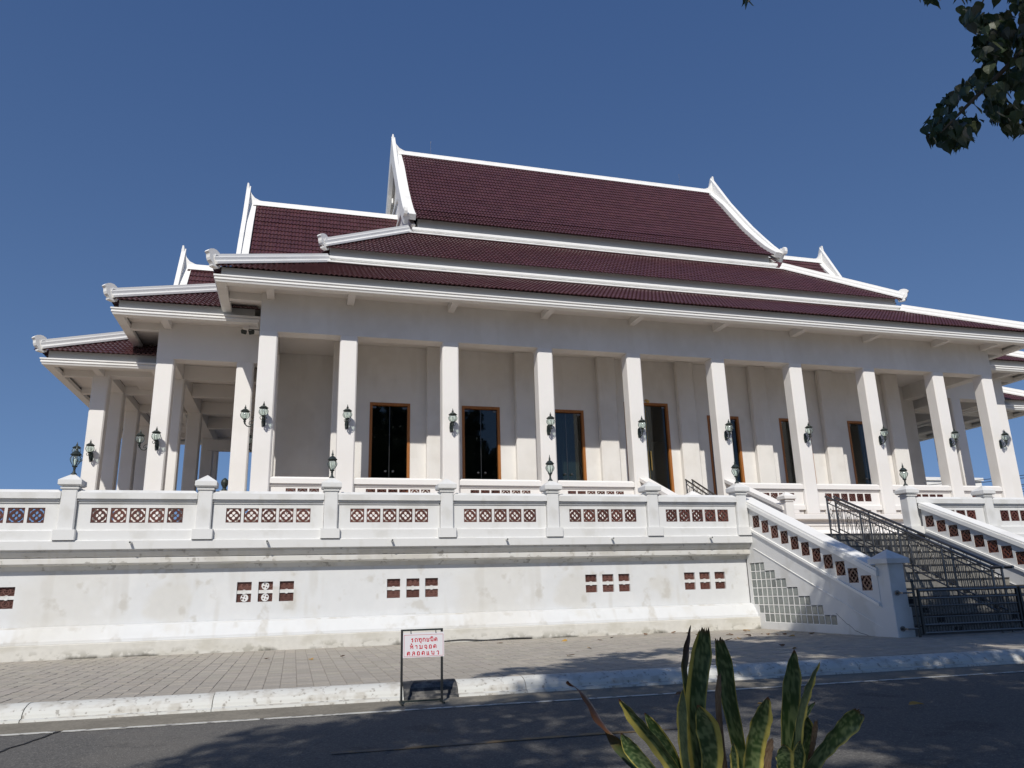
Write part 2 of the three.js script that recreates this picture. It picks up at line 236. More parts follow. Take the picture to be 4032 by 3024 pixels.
// one balustrade bay along x: chamfered cap, moulding, pierced panel, base course
function railBay(parent, x0, x1, zf, Y, n, pitch, S, geo, mat, names, dz = -1) {
  const Z = (a, b) => [Math.min(zf + dz * a, zf + dz * b), Math.max(zf + dz * a, zf + dz * b)], c = .07;
  const cap = mb(), [z0, z1] = Z(0, .30);
  cap.px([[z1, Y.capB], [z1, Y.capT - .06], [z1 - .07, Y.capT], [z0 + .07, Y.capT], [z0, Y.capT - .06], [z0, Y.capB]], x0 + c, x1 - c);
  cap.poly([[x0, Y.capB, z1], [x0, Y.capT - .06, z1], [x0 + c, Y.capT, z1 - .07], [x0 + c, Y.capB, z1 - .002], [x0, Y.capB, z0], [x0, Y.capT - .06, z0], [x0 + c, Y.capT, z0 + .07], [x0 + c, Y.capB, z0 + .002], [x0 + c, Y.capT - .06, z1], [x0 + c, Y.capT - .06, z0]], [[0, 3, 8, 1], [1, 8, 2], [4, 5, 9, 7], [5, 6, 9], [0, 1, 5, 4], [1, 2, 6, 5]]);
  cap.poly([[x1, Y.capB, z1], [x1, Y.capT - .06, z1], [x1 - c, Y.capT, z1 - .07], [x1 - c, Y.capB, z1 - .002], [x1, Y.capB, z0], [x1, Y.capT - .06, z0], [x1 - c, Y.capT, z0 + .07], [x1 - c, Y.capB, z0 + .002], [x1 - c, Y.capT - .06, z1], [x1 - c, Y.capT - .06, z0]], [[0, 3, 8, 1], [1, 8, 2], [4, 5, 9, 7], [5, 6, 9], [0, 1, 5, 4], [1, 2, 6, 5]]);
  cap.build('rail_cap', mat, parent);
  const [a0, a1] = Z(.045, .255), [b0, b1] = Z(.075, .225);
  mb().box(x0 + .01, x1 - .01, Y.capB - .045, Y.capB - .002, a0, a1).box(x0 + .02, x1 - .02, Y.capB - .085, Y.capB - .047, b0, b1).build('rail_moulding', mat, parent);
  const holes = [], xs = []; const xm = (x0 + x1) / 2, e = .004;
  for (let i = 0; i < n; i++) { const x = xm + (i - (n - 1) / 2) * pitch; xs.push(x); holes.push(rect(x - S / 2 - e, x + S / 2 + e, Y.v - S / 2 - e, Y.v + S / 2 + e)); }
  const [p0, p1] = Z(.10, .20);
  mb().pz(rect(x0 + .005, x1 - .005, Y.base, Y.capB - .087), p0, p1, holes).build('rail_panel', mat, parent);
  for (const x of xs) { const b = piece('vent_block', geo, clayV[Math.floor(rnd() * 3)], parent, x, Y.v, (p0 + p1) / 2 + .004); if (rnd() < .5) b.rotation.z = Math.PI / 2 * Math.floor(rnd() * 4); }
  const [q0, q1] = Z(.035, .265);
  mb().px([[q1, Y.bot], [q1, Y.base - .02], [q1 - .02, Y.base - .002], [q0 + .02, Y.base - .002], [q0, Y.base - .02], [q0, Y.bot]], x0 + .004, x1 - .004).build('rail_base', mat, parent);
}
function pierGeo(w, bw, yb, ybt, ytop, capT, tip) { // balustrade pier: base block, shaft, capped by a low pyramid
  const k = w / 2, b = bw / 2, c = .22;
  const g = mb().col(-b, b, yb, ybt, -b, b, .015).col(-k, k, ybt, ytop, -k, k, .02).col(-k - .025, k + .025, ytop - .06, ytop - .03, -k - .025, k + .025, .01);
  g.poly([[-c + .03, ytop, c - .03], [c - .03, ytop, c - .03], [c - .03, ytop, -c + .03], [-c + .03, ytop, -c + .03], [-c, ytop + .025, c], [c, ytop + .025, c], [c, ytop + .025, -c], [-c, ytop + .025, -c], [-c, capT, c], [c, capT, c], [c, capT, -c], [-c, capT, -c], [-c + .05, capT + .035, c - .05], [c - .05, capT + .035, c - .05], [c - .05, capT + .035, -c + .05], [-c + .05, capT + .035, -c + .05], [0, tip, 0]],
    [[3, 2, 1, 0], [0, 1, 5, 4], [1, 2, 6, 5], [2, 3, 7, 6], [3, 0, 4, 7], [4, 5, 9, 8], [5, 6, 10, 9], [6, 7, 11, 10], [7, 4, 8, 11], [8, 9, 13, 12], [9, 10, 14, 13], [10, 11, 15, 14], [11, 8, 12, 15], [12, 13, 16], [13, 14, 16], [14, 15, 16], [15, 12, 16]]);
  return g.geo();
}

// ---------- terrace ----------
const TF = 2.33; // terrace floor
{
  const t = thing('terrace', 'weathered white terrace base with a moulded cornice and brown vents facing the road', 'terrace');
  const body = [[-.8, -.1], [-.8, 1.70], [-.355, 1.70], [-.39, .605], [-.8, .6]];
  const vents = [-6.4, -5.97, -5.53, -1.02, -.58, -.14, 2.19, 2.63, 3.06, 6.98, 7.42, 7.85, 9.64, 10.07, 10.5].map(x => x);
  const runs = [[-16, 11.30, vents], [17.06, 34, [20.2, 20.63, 21.06, 24.6, 25.03, 25.46]]];
  for (const [a, b, vs] of runs) {
    const holes = vs.map(x => rect(x - .15, x + .15, .985, 1.405));
    mb().pz(rect(a, b, .60, 1.705), -.8, -.37, holes).build('base_wall', M.terrace, t);
    mb().px([[-.8, .60], [-.36, .60], [-.345, .615], [-.22, .585], [-.06, .345], [-.055, .29], [-.8, .29]], a + .002, b - .002).build('plinth_moulding', M.terrace, t);
    mb().px([[-.8, .288], [-.012, .288], [.0, .27], [.004, -.05], [-.8, -.05]], a, b).build('skirting', M.skirting, t);
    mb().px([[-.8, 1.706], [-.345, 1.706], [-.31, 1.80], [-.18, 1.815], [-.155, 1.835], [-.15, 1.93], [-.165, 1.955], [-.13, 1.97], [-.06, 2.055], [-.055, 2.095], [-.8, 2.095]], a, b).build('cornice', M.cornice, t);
    mb().px([[-.8, 2.097], [.0, 2.097], [.012, 2.11], [.022, 2.275], [-.01, 2.295], [-.8, 2.295]], a, b).build('fascia', M.rail, t);
    for (const x of vs) { // two moulded clay tiles over a mortar band with a weep hole
      const v = new THREE.Group(); v.name = 'wall_vent'; v.position.set(x, 1.195, -.40); t.add(v);
      mb().box(-.15, .15, -.21, .21, -.12, -.06).build('backing', M.dark, v);
      mb().box(-.15, .15, -.035, .035, -.058, .004).pz(circle(0, 0, .05, 12), -.058, .008, [circle(0, 0, .036, 10)]).build('mortar_band', M.rail, v);
      for (const s of [-1, 1]) {
        const y = s * .122, h = .085, g = mb();
        g.pz(rect(-.148, .148, y - h, y + h), -.055, -.03);
        for (const [cx, r] of [[0, .075], [0, .035], [-.105, .035], [.105, .035]]) g.pz(circle(cx, y, r, 14), -.03, -.012, [circle(cx, y, r * .68, 12)]);
        for (let k = 0; k < 4; k++) { const a = Math.PI / 4 + k * Math.PI / 2; g.beam([.04 * Math.cos(a), y + .035 * Math.sin(a), -.018], [.14 * Math.cos(a), y + .075 * Math.sin(a), -.018], .014, .014); }
        const pale = x < -.3 && x > -1.2 && rnd() < .5;
        const m = g.build('vent_tile', M.ventClay[Math.floor(rnd() * 3)], v);
        if (pale) { const w = mb().pz(circle(rr(-.03, .03), y, .082, 11, rr(0, 1)), -.0115, -.006, [0, 1, 2, 3].map(k => circle(.042 * Math.cos(k * 1.57 + .5), y + .042 * Math.sin(k * 1.57 + .5), rr(.013, .022), 7))).build('paint_smear', M.rail, v); }
      }
    }
  }
  for (const x of [-5.95, -3.27, -.587, 2.09, 4.76, 7.42, 10.095, 18.2, 20.9, 23.6]) {
    const p = mb().pz(circle(x, 2.235, .026, 14), -.05, .135, [circle(x, 2.235, .019, 12)]).build('drain_pipe', M.pvc, t);
    mb().pz(circle(x, 2.235, .0185, 10), -.04, .02).build('pipe_bore', M.dark, p);
  }
  mb().box(-16, 11.28, TF - .2, TF, -8, -.31).box(11.27, 16.68, TF - .2, TF, -8, -.52).box(16.68, 34, TF - .2, TF, -8, -.31).box(-16, 34, TF - .2, TF, -38.9, -8.001).build('terrace_floor', M.floor, t);
  mb().box(-16, -15.7, -.1, TF - .21, -38.9, -.81).box(33.7, 34, -.1, TF - .21, -38.9, -.81).box(-15.7, 33.7, -.1, TF - .21, -38.9, -38.6).build('back_wall', M.terrace, t);
  mb().tube([[-4.4, .02, .02], [3.2, .03, .012], [3.7, .05, .02], [4.2, .02, .03], [4.9, .035, .02], [5.3, .02, .03]].slice(1), .011, 6, 30).build('cable', M.dark, t);
}
const PIER = pierGeo(.3, .42, 2.296, 2.505, 3.40, 3.52, 3.68);
const RY = { capT: 3.325, capB: 3.14, v: 2.805, base: 2.505, bot: 2.297 };
function balustrade(label, piers, ends, z, mat, dz) {
  const t = thing('balustrade', label, 'balustrade');
  piers.forEach(x => piece('pier', PIER, mat, t, x, 0, z + dz * .15));
  const xs = [...(ends[0] ?? []), ...piers, ...(ends[1] ?? [])];
  for (let i = 0; i + 1 < xs.length; i++) railBay(t, xs[i] + .155, xs[i + 1] - .155, z, RY, 5, .365, .30, BLOCK, mat, 0, dz);
}
balustrade('long white terrace balustrade with brown pierced blocks, left of the entrance stair', [-14.98, -12.37, -9.76, -7.15, -4.53, -1.91, .73, 3.36, 5.96, 8.60, 11.13], [], 0, M.rail, -1);
balustrade('short white terrace balustrade with brown pierced blocks, right of the entrance stair', [16.51, 19.2, 21.83, 24.46, 27.1, 29.7, 32.3], [], 0, M.rail, -1);
balustrade('far white balustrade along the back edge of the terrace', [-14.5, -11.9, -9.3, -6.7, -4.1, -1.5, 1.1], [], -38.6, M.rail, 1);

// ---------- entrance stair ----------
{
  const t = thing('entrance_stair', 'grey granite entrance stair between white stepped-vent side walls', 'stairs');
  const n = 13, rise = TF / n, run = .375, zt = -.2, xl = 11.63, xr = 16.71;
  for (let i = 0; i < n; i++) {
    const y = TF - i * rise, z1 = zt + i * run, s = new THREE.Group(); s.name = 'step'; t.add(s);
    mb().box(xl, xr, Math.max(-.08, y - rise * (i ? 1 : 1) - .0), y - .028, z1 - run - (i ? 0 : .0), z1 - .012).build('riser', M.granite, s);
    mb().box(xl, xr, y - .026, y + (i ? 0 : .001), z1 - run - .02, z1 + .012).build('tread', M.graniteDark, s);
    for (const x of [12.75 + .02 * i, 14.9]) mb().box(x, x + .2, y - rise + .03, y - .05, z1 - .02, z1 - .006).build('vent_slot', M.dark, s);
  }
  mb().box(xl, xr, -.1, TF - .25, -.75, -.6).build('footing', M.concrete, t);
  const sl = .425, copY = z => 3.30 - sl * (z + .33);
  for (const side of [0, 1]) {
    const fx = x => side ? x + 5.42 : x, out = 11.30, inn = 11.62;
    const X = (a, b) => [Math.min(fx(a), fx(b)), Math.max(fx(a), fx(b))];
    const wall = side ? M.rail : M.rail, zs = side ? .03 : -.335, ze = 4.28;
    // wall panel with eleven stepped vents; the left wall also carries the stepped glass blocks
    const holes = []; const vz = [];
    for (let k = 0; k < 11; k++) { const zc = .267 + k * .371, yc = 2.615 - k * .158; vz.push([zc, yc]); holes.push([[zc - .15, yc - .15], [zc + .15, yc - .15], [zc + .15, yc + .15], [zc - .15, yc + .15]]); }
    const gb = []; const P = .2075, RH = .2035;
    if (!side) for (let r = 0; r < 7; r++) for (let c = r > 5 ? 2 : r > 4 ? 1 : 0; c < 3 + 2 * r; c++) gb.push([-.105 + c * P, 1.49 - r * RH]);
    if (!side) { const o = []; o.push([-.212, 1.49 + RH / 2 + .004]); for (let r = 0; r < 7; r++) { const zr = -.212 + P * (3 + 2 * r) + .004; o.push([zr, 1.49 + RH / 2 - r * RH + .004], [zr, 1.49 + RH / 2 - (r + 1) * RH - (r === 6 ? .004 : -.004)]); } o.push([-.212 + 2 * P, 1.49 + RH / 2 - 7 * RH - .004], [-.212 + 2 * P, 1.49 + RH / 2 - 6 * RH], [-.212 + P, 1.49 + RH / 2 - 6 * RH], [-.212 + P, 1.49 + RH / 2 - 5 * RH], [-.212, 1.49 + RH / 2 - 5 * RH]); holes.push(o); }
    const topY = z => copY(z) - .16;
    const [a, b] = X(out, inn);
    mb().px([[zs, -.05], [ze + .02, -.05], [ze + .02, topY(ze + .02)], [zs, topY(zs)]], a, b, holes).build('side_wall', wall, t);
    for (const [z, y] of vz) { const m = piece('vent_block', BLOCK_S, clayV[Math.floor(rnd() * 3)], t, fx(11.345), y, z); m.rotation.y = Math.PI / 2; }
    if (!side) {
      mb().box(11.42, 11.44, -.05, 1.75, -.3, 3.2).build('block_backing', M.concrete, t);
      const gm = [0, 1, 2].map(k => { const m = M.glassBlock[k]; return m; });
      const gg = mb().px([[-.09, -.088], [.09, -.088], [.09, .088], [-.09, .088]], -.035, .035).px([[-.075, -.073], [.075, -.073], [.075, .073], [-.075, .073]], -.042, -.0352).geo();
      for (const [z, y] of gb) piece('glass_block', gg, gm[Math.floor(rnd() * 3)], t, 11.352, y, z);
      const mo = mb(); for (const [z, y] of gb) { mo.box(11.31, 11.40, y - RH / 2, y + RH / 2, z + P / 2 - .012, z + P / 2 + .012); mo.box(11.312, 11.40, y - RH / 2 - .011, y - RH / 2 + .011, z - P / 2, z + P / 2 - .0125); } mo.build('mortar', M.trim, t);
    }
    const [c0, c1] = X(11.25, 11.68), [d0, d1] = X(11.27, 11.66);
    const band = (y0, y1, p, q, n1, mat) => mb().px([[zs - .02, copY(zs - .02) + y0], [ze + .06, copY(ze + .06) + y0], [ze + .06, copY(ze + .06) + y1], [zs - .02, copY(zs - .02) + y1]], p, q).build(n1, mat, t);
    band(-.05, 0, d0, d1, 'coping', M.trim); band(-.158, -.052, c0, c1, 'coping_slab', M.trim);
    const [e0, e1] = X(11.262, 11.31); // slanted string moulding under the vents
    mb().px([[zs + .1, 2.50 - sl * (zs + .1 + .24)], [4.28, 2.50 - sl * 4.52], [4.28, 2.56 - sl * 4.52], [zs + .1, 2.56 - sl * (zs + .1 + .24)]], e0, e1).build('string_moulding', M.trim, t);
    const [g0, g1] = X(11.285, 11.3005);
    mb().px([[.05, 1.96], [4.28, 1.96 - .425 * 4.23], [4.28, 1.968 - .425 * 4.23], [.05, 1.968]], g0, g1).build('wall_bead', M.trim, t);
    const [p0, p1] = X(11.29, 11.70), pc = (p0 + p1) / 2; // end pier
    mb().col(p0, p1, -.05, .56, 4.24, 4.66, .012).col(p0 + .02, p1 - .02, .56, 1.40, 4.27, 4.63, .012).build('end_pier', M.rail, t);
    const cap = mb(), k = .27, zc = 4.45; cap.poly([[pc - k, 1.40, zc + k], [pc + k, 1.40, zc + k], [pc + k, 1.40, zc - k], [pc - k, 1.40, zc - k], [pc - k, 1.49, zc + k], [pc + k, 1.49, zc + k], [pc + k, 1.49, zc - k], [pc - k, 1.49, zc - k], [pc - k + .04, 1.52, zc + k - .04], [pc + k - .04, 1.52, zc + k - .04], [pc + k - .04, 1.52, zc - k + .04], [pc - k + .04, 1.52, zc - k + .04], [pc, 1.68, zc]],
      [[3, 2, 1, 0], [0, 1, 5, 4], [1, 2, 6, 5], [2, 3, 7, 6], [3, 0, 4, 7], [4, 5, 9, 8], [5, 6, 10, 9], [6, 7, 11, 10], [7, 4, 8, 11], [8, 9, 12], [9, 10, 12], [10, 11, 12], [11, 8, 12]]).build('pier_cap', M.rail, t);
  }
  const cr = mb(); let p = [2.9, .42]; for (let i = 0; i < 16; i++) { const q = [p[0] + rr(.06, .1), Math.max(-.01, p[1] - rr(.0, .06))]; cr.px([[p[0], p[1] - .005], [q[0], q[1] - .005], [q[0], q[1] + .005], [p[0], p[1] + .005]], 11.2985, 11.2995); p = q; if (q[0] > 4.1) break; } cr.build('wall_crack', M.dark, t);
}

// ---------- assembly hall ----------
const FY = 3.60, ZC = -7.8, CD = .54;
const COLX = [-1.18, 1.46, 5.0, 8.53, 12.07, 15.67, 19.2, 22.74, 26.28, 28.92];
const hall = thing('assembly_hall', 'large white colonnaded hall with tiered maroon tiled roofs and upturned gable finials', 'hall');
const part = (n) => { const g = new THREE.Group(); g.name = n; hall.add(g); return g; };
{
  // plinth with moulded edge, floors
  const pl = (x0, x1, z0, z1) => { mb().ring(x0, x1, z0, z1, [[-.6, 2.3], [.16, 2.3], [.16, 2.88], [.10, 2.93], [.02, 3.0], [.02, 3.12], [.06, 3.16], [.06, 3.2], [.0, 3.25], [.0, 3.36], [.2, 3.385], [.22, 3.40], [.22, 3.56], [.2, 3.58], [-.6, 3.58]]).build('plinth', M.hall, hall); };
  pl(-1.6, 29.34, -31.1, -7.55); pl(-5.14, -1.2, -28.4, -10.25); pl(-7.78, -4.7, -25.7, -12.9); pl(28.9, 32.9, -28.4, -10.25); pl(32.4, 35.5, -25.7, -12.9);
  mb().box(-1.7, 29.44, 3.45, FY, -31.2, -7.45).box(-5.2, -1.705, 3.45, FY, -28.5, -10.2).box(-7.85, -5.205, 3.45, FY, -25.8, -12.85).box(29.445, 32.95, 3.45, FY, -28.5, -10.2).box(32.955, 35.55, 3.45, FY, -25.8, -12.85).build('floor', M.floor, hall);
  // columns
  const colAt = (x, zf, top, w = .59, d = CD) => piece('column', mb().col(-w / 2, w / 2, 0, top - FY, -d, 0, .045).geo(), M.hall, hall, x, FY, zf);
  const ZB = mz(ZC) + CD; // rear row fronts
  for (const x of COLX) { colAt(x, ZC, 9.68); colAt(x, ZB, 9.68); }
  for (const X of [x => x, mx]) {
    for (const z of [-10.46, -13.3, -16.3, -19.03, -22.0, -25.0, mz(-10.46) + CD]) colAt(X(-1.18), z, 9.68);
    for (const x of [-4.73, -2.05]) { colAt(X(x), -10.46, 9.33); colAt(X(x), mz(-10.46) + CD, 9.33); }
    for (const z of [-13.12, -19.03, -24.95]) colAt(X(-4.73), z, 9.33);
    for (const z of [-13.12, -15.76, -19.03, -22.22, -24.95]) colAt(X(-7.35), z, 9.33, .56);
  }
  // frieze beams
  mb().ring(-1.475, 29.215, mz(ZC), ZC, [[0, 9.682], [0, 11.14], [-CD, 11.14], [-CD, 9.682]]).build('frieze', M.hallWall, hall);
  const bm = { box(...a) { mb().box(...a).build('beam', M.hall, hall); } };
  for (const X of [x => x, mx]) {
    const bx = (a, b, ...r) => bm.box(Math.min(X(a), X(b)), Math.max(X(a), X(b)), ...r);
    bx(-5.025, -1.48, 9.332, 10.78, -11.0, -10.46); bx(-5.025, -1.48, 9.332, 10.78, mz(-10.46), mz(-11.0)); bx(-5.025, -4.485, 9.332, 10.78, mz(-11.0), -11.0);
    bx(-7.63, -5.03, 9.332, 9.66, -13.66, -13.12); bx(-7.63, -5.03, 9.332, 9.66, mz(-13.12), mz(-13.66)); bx(-7.63, -7.09, 9.332, 9.66, mz(-13.66), -13.66);
    for (const z of [-16.05, -19.3, -22.5]) { bx(-7.085, -5.03, 9.34, 9.66, z - .16, z + .16); bx(-4.48, -1.48, 9.34, 9.9, z - .16, z + .16); }
    bx(-4.48, -1.48, 9.34, 9.9, -13.55, -13.2); bx(-2.2, -1.9, 9.36, 9.9, -22.3, -11.01);
    bx(-4.45, -1.5, 8.2, 8.75, -22.62, -22.32); bx(-4.47, -4.2, FY, 8.19, -22.6, -22.34);
    for (const z of [-13.5, -16.6, -22.3, -25.2]) bx(-.93, 1.13, 9.684, 10.35, z - .2, z + .2);
  }
  // ceilings
  mb().box(-.93, 28.67, 10.36, 10.46, mz(-8.35), -8.35).box(-4.48, -1.48, 9.91, 10.0, mz(-11.01), -11.01).box(-7.08, -5.03, 9.67, 9.75, mz(-13.67), -13.67).box(mx(-1.48), mx(-4.48), 9.91, 10.0, mz(-11.01), -11.01).box(mx(-5.03), mx(-7.08), 9.67, 9.75, mz(-13.67), -13.67).build('ceiling', M.hall, hall);
  // hall walls with seven glazed doors
  const doors = [3.23, 6.77, 10.30, XC, 17.44, 20.97, 24.51].map((x, i) => ({ x, w: i === 3 ? 1.0 : .76, top: i === 3 ? 8.54 : 8.1 }));
  const W = mb();
  W.pz(rect(1.15, 26.59, FY + .002, 10.355), -11.0, -10.75, doors.map(d => rect(d.x - d.w, d.x + d.w, FY + .003, d.top)));
  W.box(1.15, 1.4, FY + .002, 10.355, mz(-11.01), -11.002).box(26.34, 26.59, FY + .002, 10.355, mz(-11.01), -11.002).box(1.15, 26.59, FY + .002, 10.355, mz(-10.75), mz(-11.0));
  W.box(-1.45, 1.148, FY + .002, 10.355, -12.6, -12.4).box(26.592, mx(-1.45), FY + .002, 10.355, -12.6, -12.4);
  W.build('wall', M.hallWall, hall);
  mb().box(1.41, 26.33, FY + .003, FY + .02, -27.5, -11.01).build('inner_floor', M.dark, hall);
  for (const x of COLX.slice(1, 9)) { const g = mb().col(x - .40, x + .40, FY + .003, 10.35, -10.749, -10.49, .04); g.build('pilaster', M.hallWall, hall); }
  doors.forEach((d, i) => {
    const o = part('door'), f = .1, z0 = -10.93, z1 = -10.73, y0 = FY + .004;
    if (i === 3) o.userData.label = 'taller central glazed door with brass handles';
    mb().box(d.x - d.w, d.x - d.w + f, y0, d.top - f, z0, z1).box(d.x + d.w - f, d.x + d.w, y0, d.top - f, z0, z1).box(d.x - d.w, d.x + d.w, d.top - f, d.top, z0, z1).build('frame', M.wood, o);
    for (const s of [-1, 1]) {
      const a = s < 0 ? d.x - d.w + f + .005 : d.x + .012, b = s < 0 ? d.x - .012 : d.x + d.w - f - .005;
      mb().box(a, b, y0 + .02, d.top - f - .02, -10.85, -10.838).build('glass_leaf', M.glass, o);
      mb().box(a, a + (s < 0 ? .14 : .0) + (s > 0 ? 0.001 : 0), d.top - f - .1, d.top - f - .03, -10.836, -10.82).box(b - (s > 0 ? .16 : .001), b, d.top - f - .1, d.top - f - .03, -10.836, -10.82).build('patch_fitting', M.steel, o);
      const hx = d.x + s * .09, hm = i === 3 ? M.brass : M.steel;
      if (i === 3) mb().bar([hx, 5.7, -10.78], [hx, 6.5, -10.78], .028).bar([hx, 5.85, -10.84], [hx, 5.85, -10.78], .016).bar([hx, 6.35, -10.84], [hx, 6.35, -10.78], .016).build('handle', hm, o);
      else mb().bar([hx + s * .05, 5.48, -10.84], [hx + s * .05, 5.48, -10.77], .022).lathe([[0, -.05], [.05, -.02], [.05, .03], [0, .05]], hx + s * .05, 5.48, -10.76, 12).build('handle', hm, o);
    }
    mb().box(d.x - .009, d.x + .009, y0 + .02, d.top - f - .02, -10.848, -10.832).build('meeting_edge', i === 3 ? M.brass : M.steel, o);
    if (i === 2 || i === 3) { const c = mb(), n = 18; for (let k = 0; k < n; k++) { const a = d.x - d.w + .15 + k * (d.w * (i === 3 ? 1.2 : 1.7) / n); c.lathe([[.045, 0], [.05, d.top - .3 - y0]], a, y0 + .05, -11.3 + .02 * (k % 2), 8); } c.build('curtain', M.curtain, o); }
  });
  // upper balustrade between the columns, and the porch stair in the middle bay
  const UY = { capT: 4.82, capB: 4.60, v: 4.297, base: 3.99, bot: 3.80 };
  for (let i = 0; i < 9; i++) if (i !== 4) {
    const a = COLX[i] + .30, b = COLX[i + 1] - .30, e = i === 0 || i === 8;
    railBay(hall, a, b, -7.86, UY, e ? 3 : 6, .367, .30, BLOCK_S, M.hall);
    mb().box(a + .05, b - .05, FY + .002, 3.798, -8.06, -7.98).box(a + .3, a + .55, FY + .002, 3.798, -7.975, -7.9).box(b - .55, b - .3, FY + .002, 3.798, -7.975, -7.9).build('rail_foot', M.hall, hall);
  }
  for (const X of [x => x, mx]) {
    const a = Math.min(X(12.0), X(12.28)), b = Math.max(X(12.0), X(12.28)), yt = z => 4.80 - .41 * (z + 7.5);
    mb().px([[-7.3, 2.31], [-4.62, 2.31], [-4.62, yt(-4.62) - .12], [-7.3, yt(-7.3) - .12]], a + .03, b - .03).build('stair_cheek', M.hall, hall);
    mb().px([[-7.79, yt(-7.79) - .118], [-4.4, yt(-4.4) - .118], [-4.4, yt(-4.4)], [-7.79, yt(-7.79)]], a - .05, b + .05).build('cheek_coping', M.hall, hall);
    piece('newel_pier', pierGeo(.3, .38, TF, TF + .2, 3.74, 3.86, 4.02), M.hall, hall, (a + b) / 2, 0, -4.4);
  }
  for (let k = 0; k < 7; k++) { const s = new THREE.Group(); s.name = 'step'; hall.add(s); const y = FY - (k + 1) * .1815; mb().box(12.26, 15.48, TF + .001, y, -7.3 + k * .36, -7.301 + (k + 1) * .36).build('tread', M.granite, s); }
}
// eaves: fascia, mouldings, soffit, brackets
const RING = { x0: -2.93, x1: mx(-2.93), z1: -6.4, z0: mz(-6.4) };
function eave(x0, x1, z0, z1, Y, soffitTo) { // Y = height of the tile edge
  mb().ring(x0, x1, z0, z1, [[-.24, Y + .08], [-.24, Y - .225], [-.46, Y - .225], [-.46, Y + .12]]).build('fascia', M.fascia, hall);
  mb().ring(x0, x1, z0, z1, [[-.09, Y - .228], [-.035, Y - .245], [-.035, Y - .29], [-.06, Y - .315], [-.2, Y - .32], [-.3, Y - .227]]).build('eave_moulding', M.trim, hall);
  mb().ring(x0, x1, z0, z1, [[-.075, Y - .325], [-.06, Y - .35], [-.06, Y - .39], [-.09, Y - .42], [-.11, Y - .47], [-.40, Y - .47], [-.40, Y - .323]]).build('eave_moulding', M.trim, hall);
  mb().ring(x0, x1, z0, z1, [[-.38, Y - .20], [-.38, Y - .226], [-soffitTo, Y - .226], [-soffitTo, Y - .2]]).build('soffit', M.hall, hall);
}
eave(RING.x0, RING.x1, RING.z0, RING.z1, 11.27, 1.5);
const E1 = [-6.39, -9.06, 10.89], E0 = [-9.08, -11.7, 9.76];
for (const X of [x => x, mx]) for (const [[x, z, y], xin] of [[E1, -1.52], [E0, -5.06]]) eave(Math.min(X(x), X(xin)), Math.max(X(x), X(xin)), mz(z), z, y, 1.45);
{
  const put = (x0, x1, z0, z1, Y) => mb().box(x0, x1, Y - .47, Y - .227, z0, z1).build('eave_bracket', M.hall, hall);
  for (const x of COLX) put(x - .12, x + .12, -7.79, -6.79, 11.27);
  for (const X of [x => x, mx]) {
    const s = (a, b, ...r) => put(Math.min(X(a), X(b)), Math.max(X(a), X(b)), ...r);
    for (const z of [-8.07, -10.73]) s(-2.52, -1.48, z - .12, z + .12, 11.27);
    for (const x of [-4.73, -2.05]) s(x - .12, x + .12, -10.45, -9.46, 10.89);
    for (const z of [-10.73, -13.39, -16.3]) s(-5.98, -5.03, z - .12, z + .12, 10.89);
    for (const x of [-7.35, -4.9]) s(x - .12, x + .12, -13.11, -12.1, 9.76);
    for (const z of [-13.39, -16.03, -19.3, -22.5]) s(-8.67, -7.64, z - .12, z + .12, 9.76);
  }
}
// bands between the roof tiers
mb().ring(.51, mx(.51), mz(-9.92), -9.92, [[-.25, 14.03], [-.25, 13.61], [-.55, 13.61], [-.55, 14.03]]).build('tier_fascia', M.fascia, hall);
mb().ring(.51, mx(.51), mz(-9.92), -9.92, [[-.05, 13.605], [-.03, 13.58], [-.03, 13.51], [-.06, 13.48], [-.12, 13.47], [-.10, 13.44], [-.12, 13.38], [-.5, 13.38], [-.5, 13.605]]).build('tier_moulding', M.trim, hall);
mb().ring(.51, mx(.51), mz(-9.92), -9.92, [[-.08, 13.377], [.0, 13.37], [.17, 13.30], [.17, 13.262], [.02, 13.262], [.02, 13.2], [-.3, 13.20], [-.3, 13.377]]).build('tier_flashing', M.trim, hall);
const AX0 = 4.40, AX1 = mx(4.40);
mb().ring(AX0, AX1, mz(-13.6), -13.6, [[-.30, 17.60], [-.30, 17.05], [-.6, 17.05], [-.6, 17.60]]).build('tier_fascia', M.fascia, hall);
mb().ring(AX0, AX1, mz(-13.6), -13.6, [[-.04, 17.045], [-.02, 17.02], [-.02, 16.92], [-.05, 16.885], [-.11, 16.875], [-.09, 16.83], [-.12, 16.77], [-.5, 16.77], [-.5, 17.045]]).build('tier_moulding', M.trim, hall);
mb().ring(AX0, AX1, mz(-13.6), -13.6, [[-.07, 16.767], [.02, 16.755], [.18, 16.69], [.18, 16.65], [.04, 16.65], [.04, 16.55], [-.3, 16.55], [-.3, 16.767]]).build('tier_flashing', M.trim, hall);

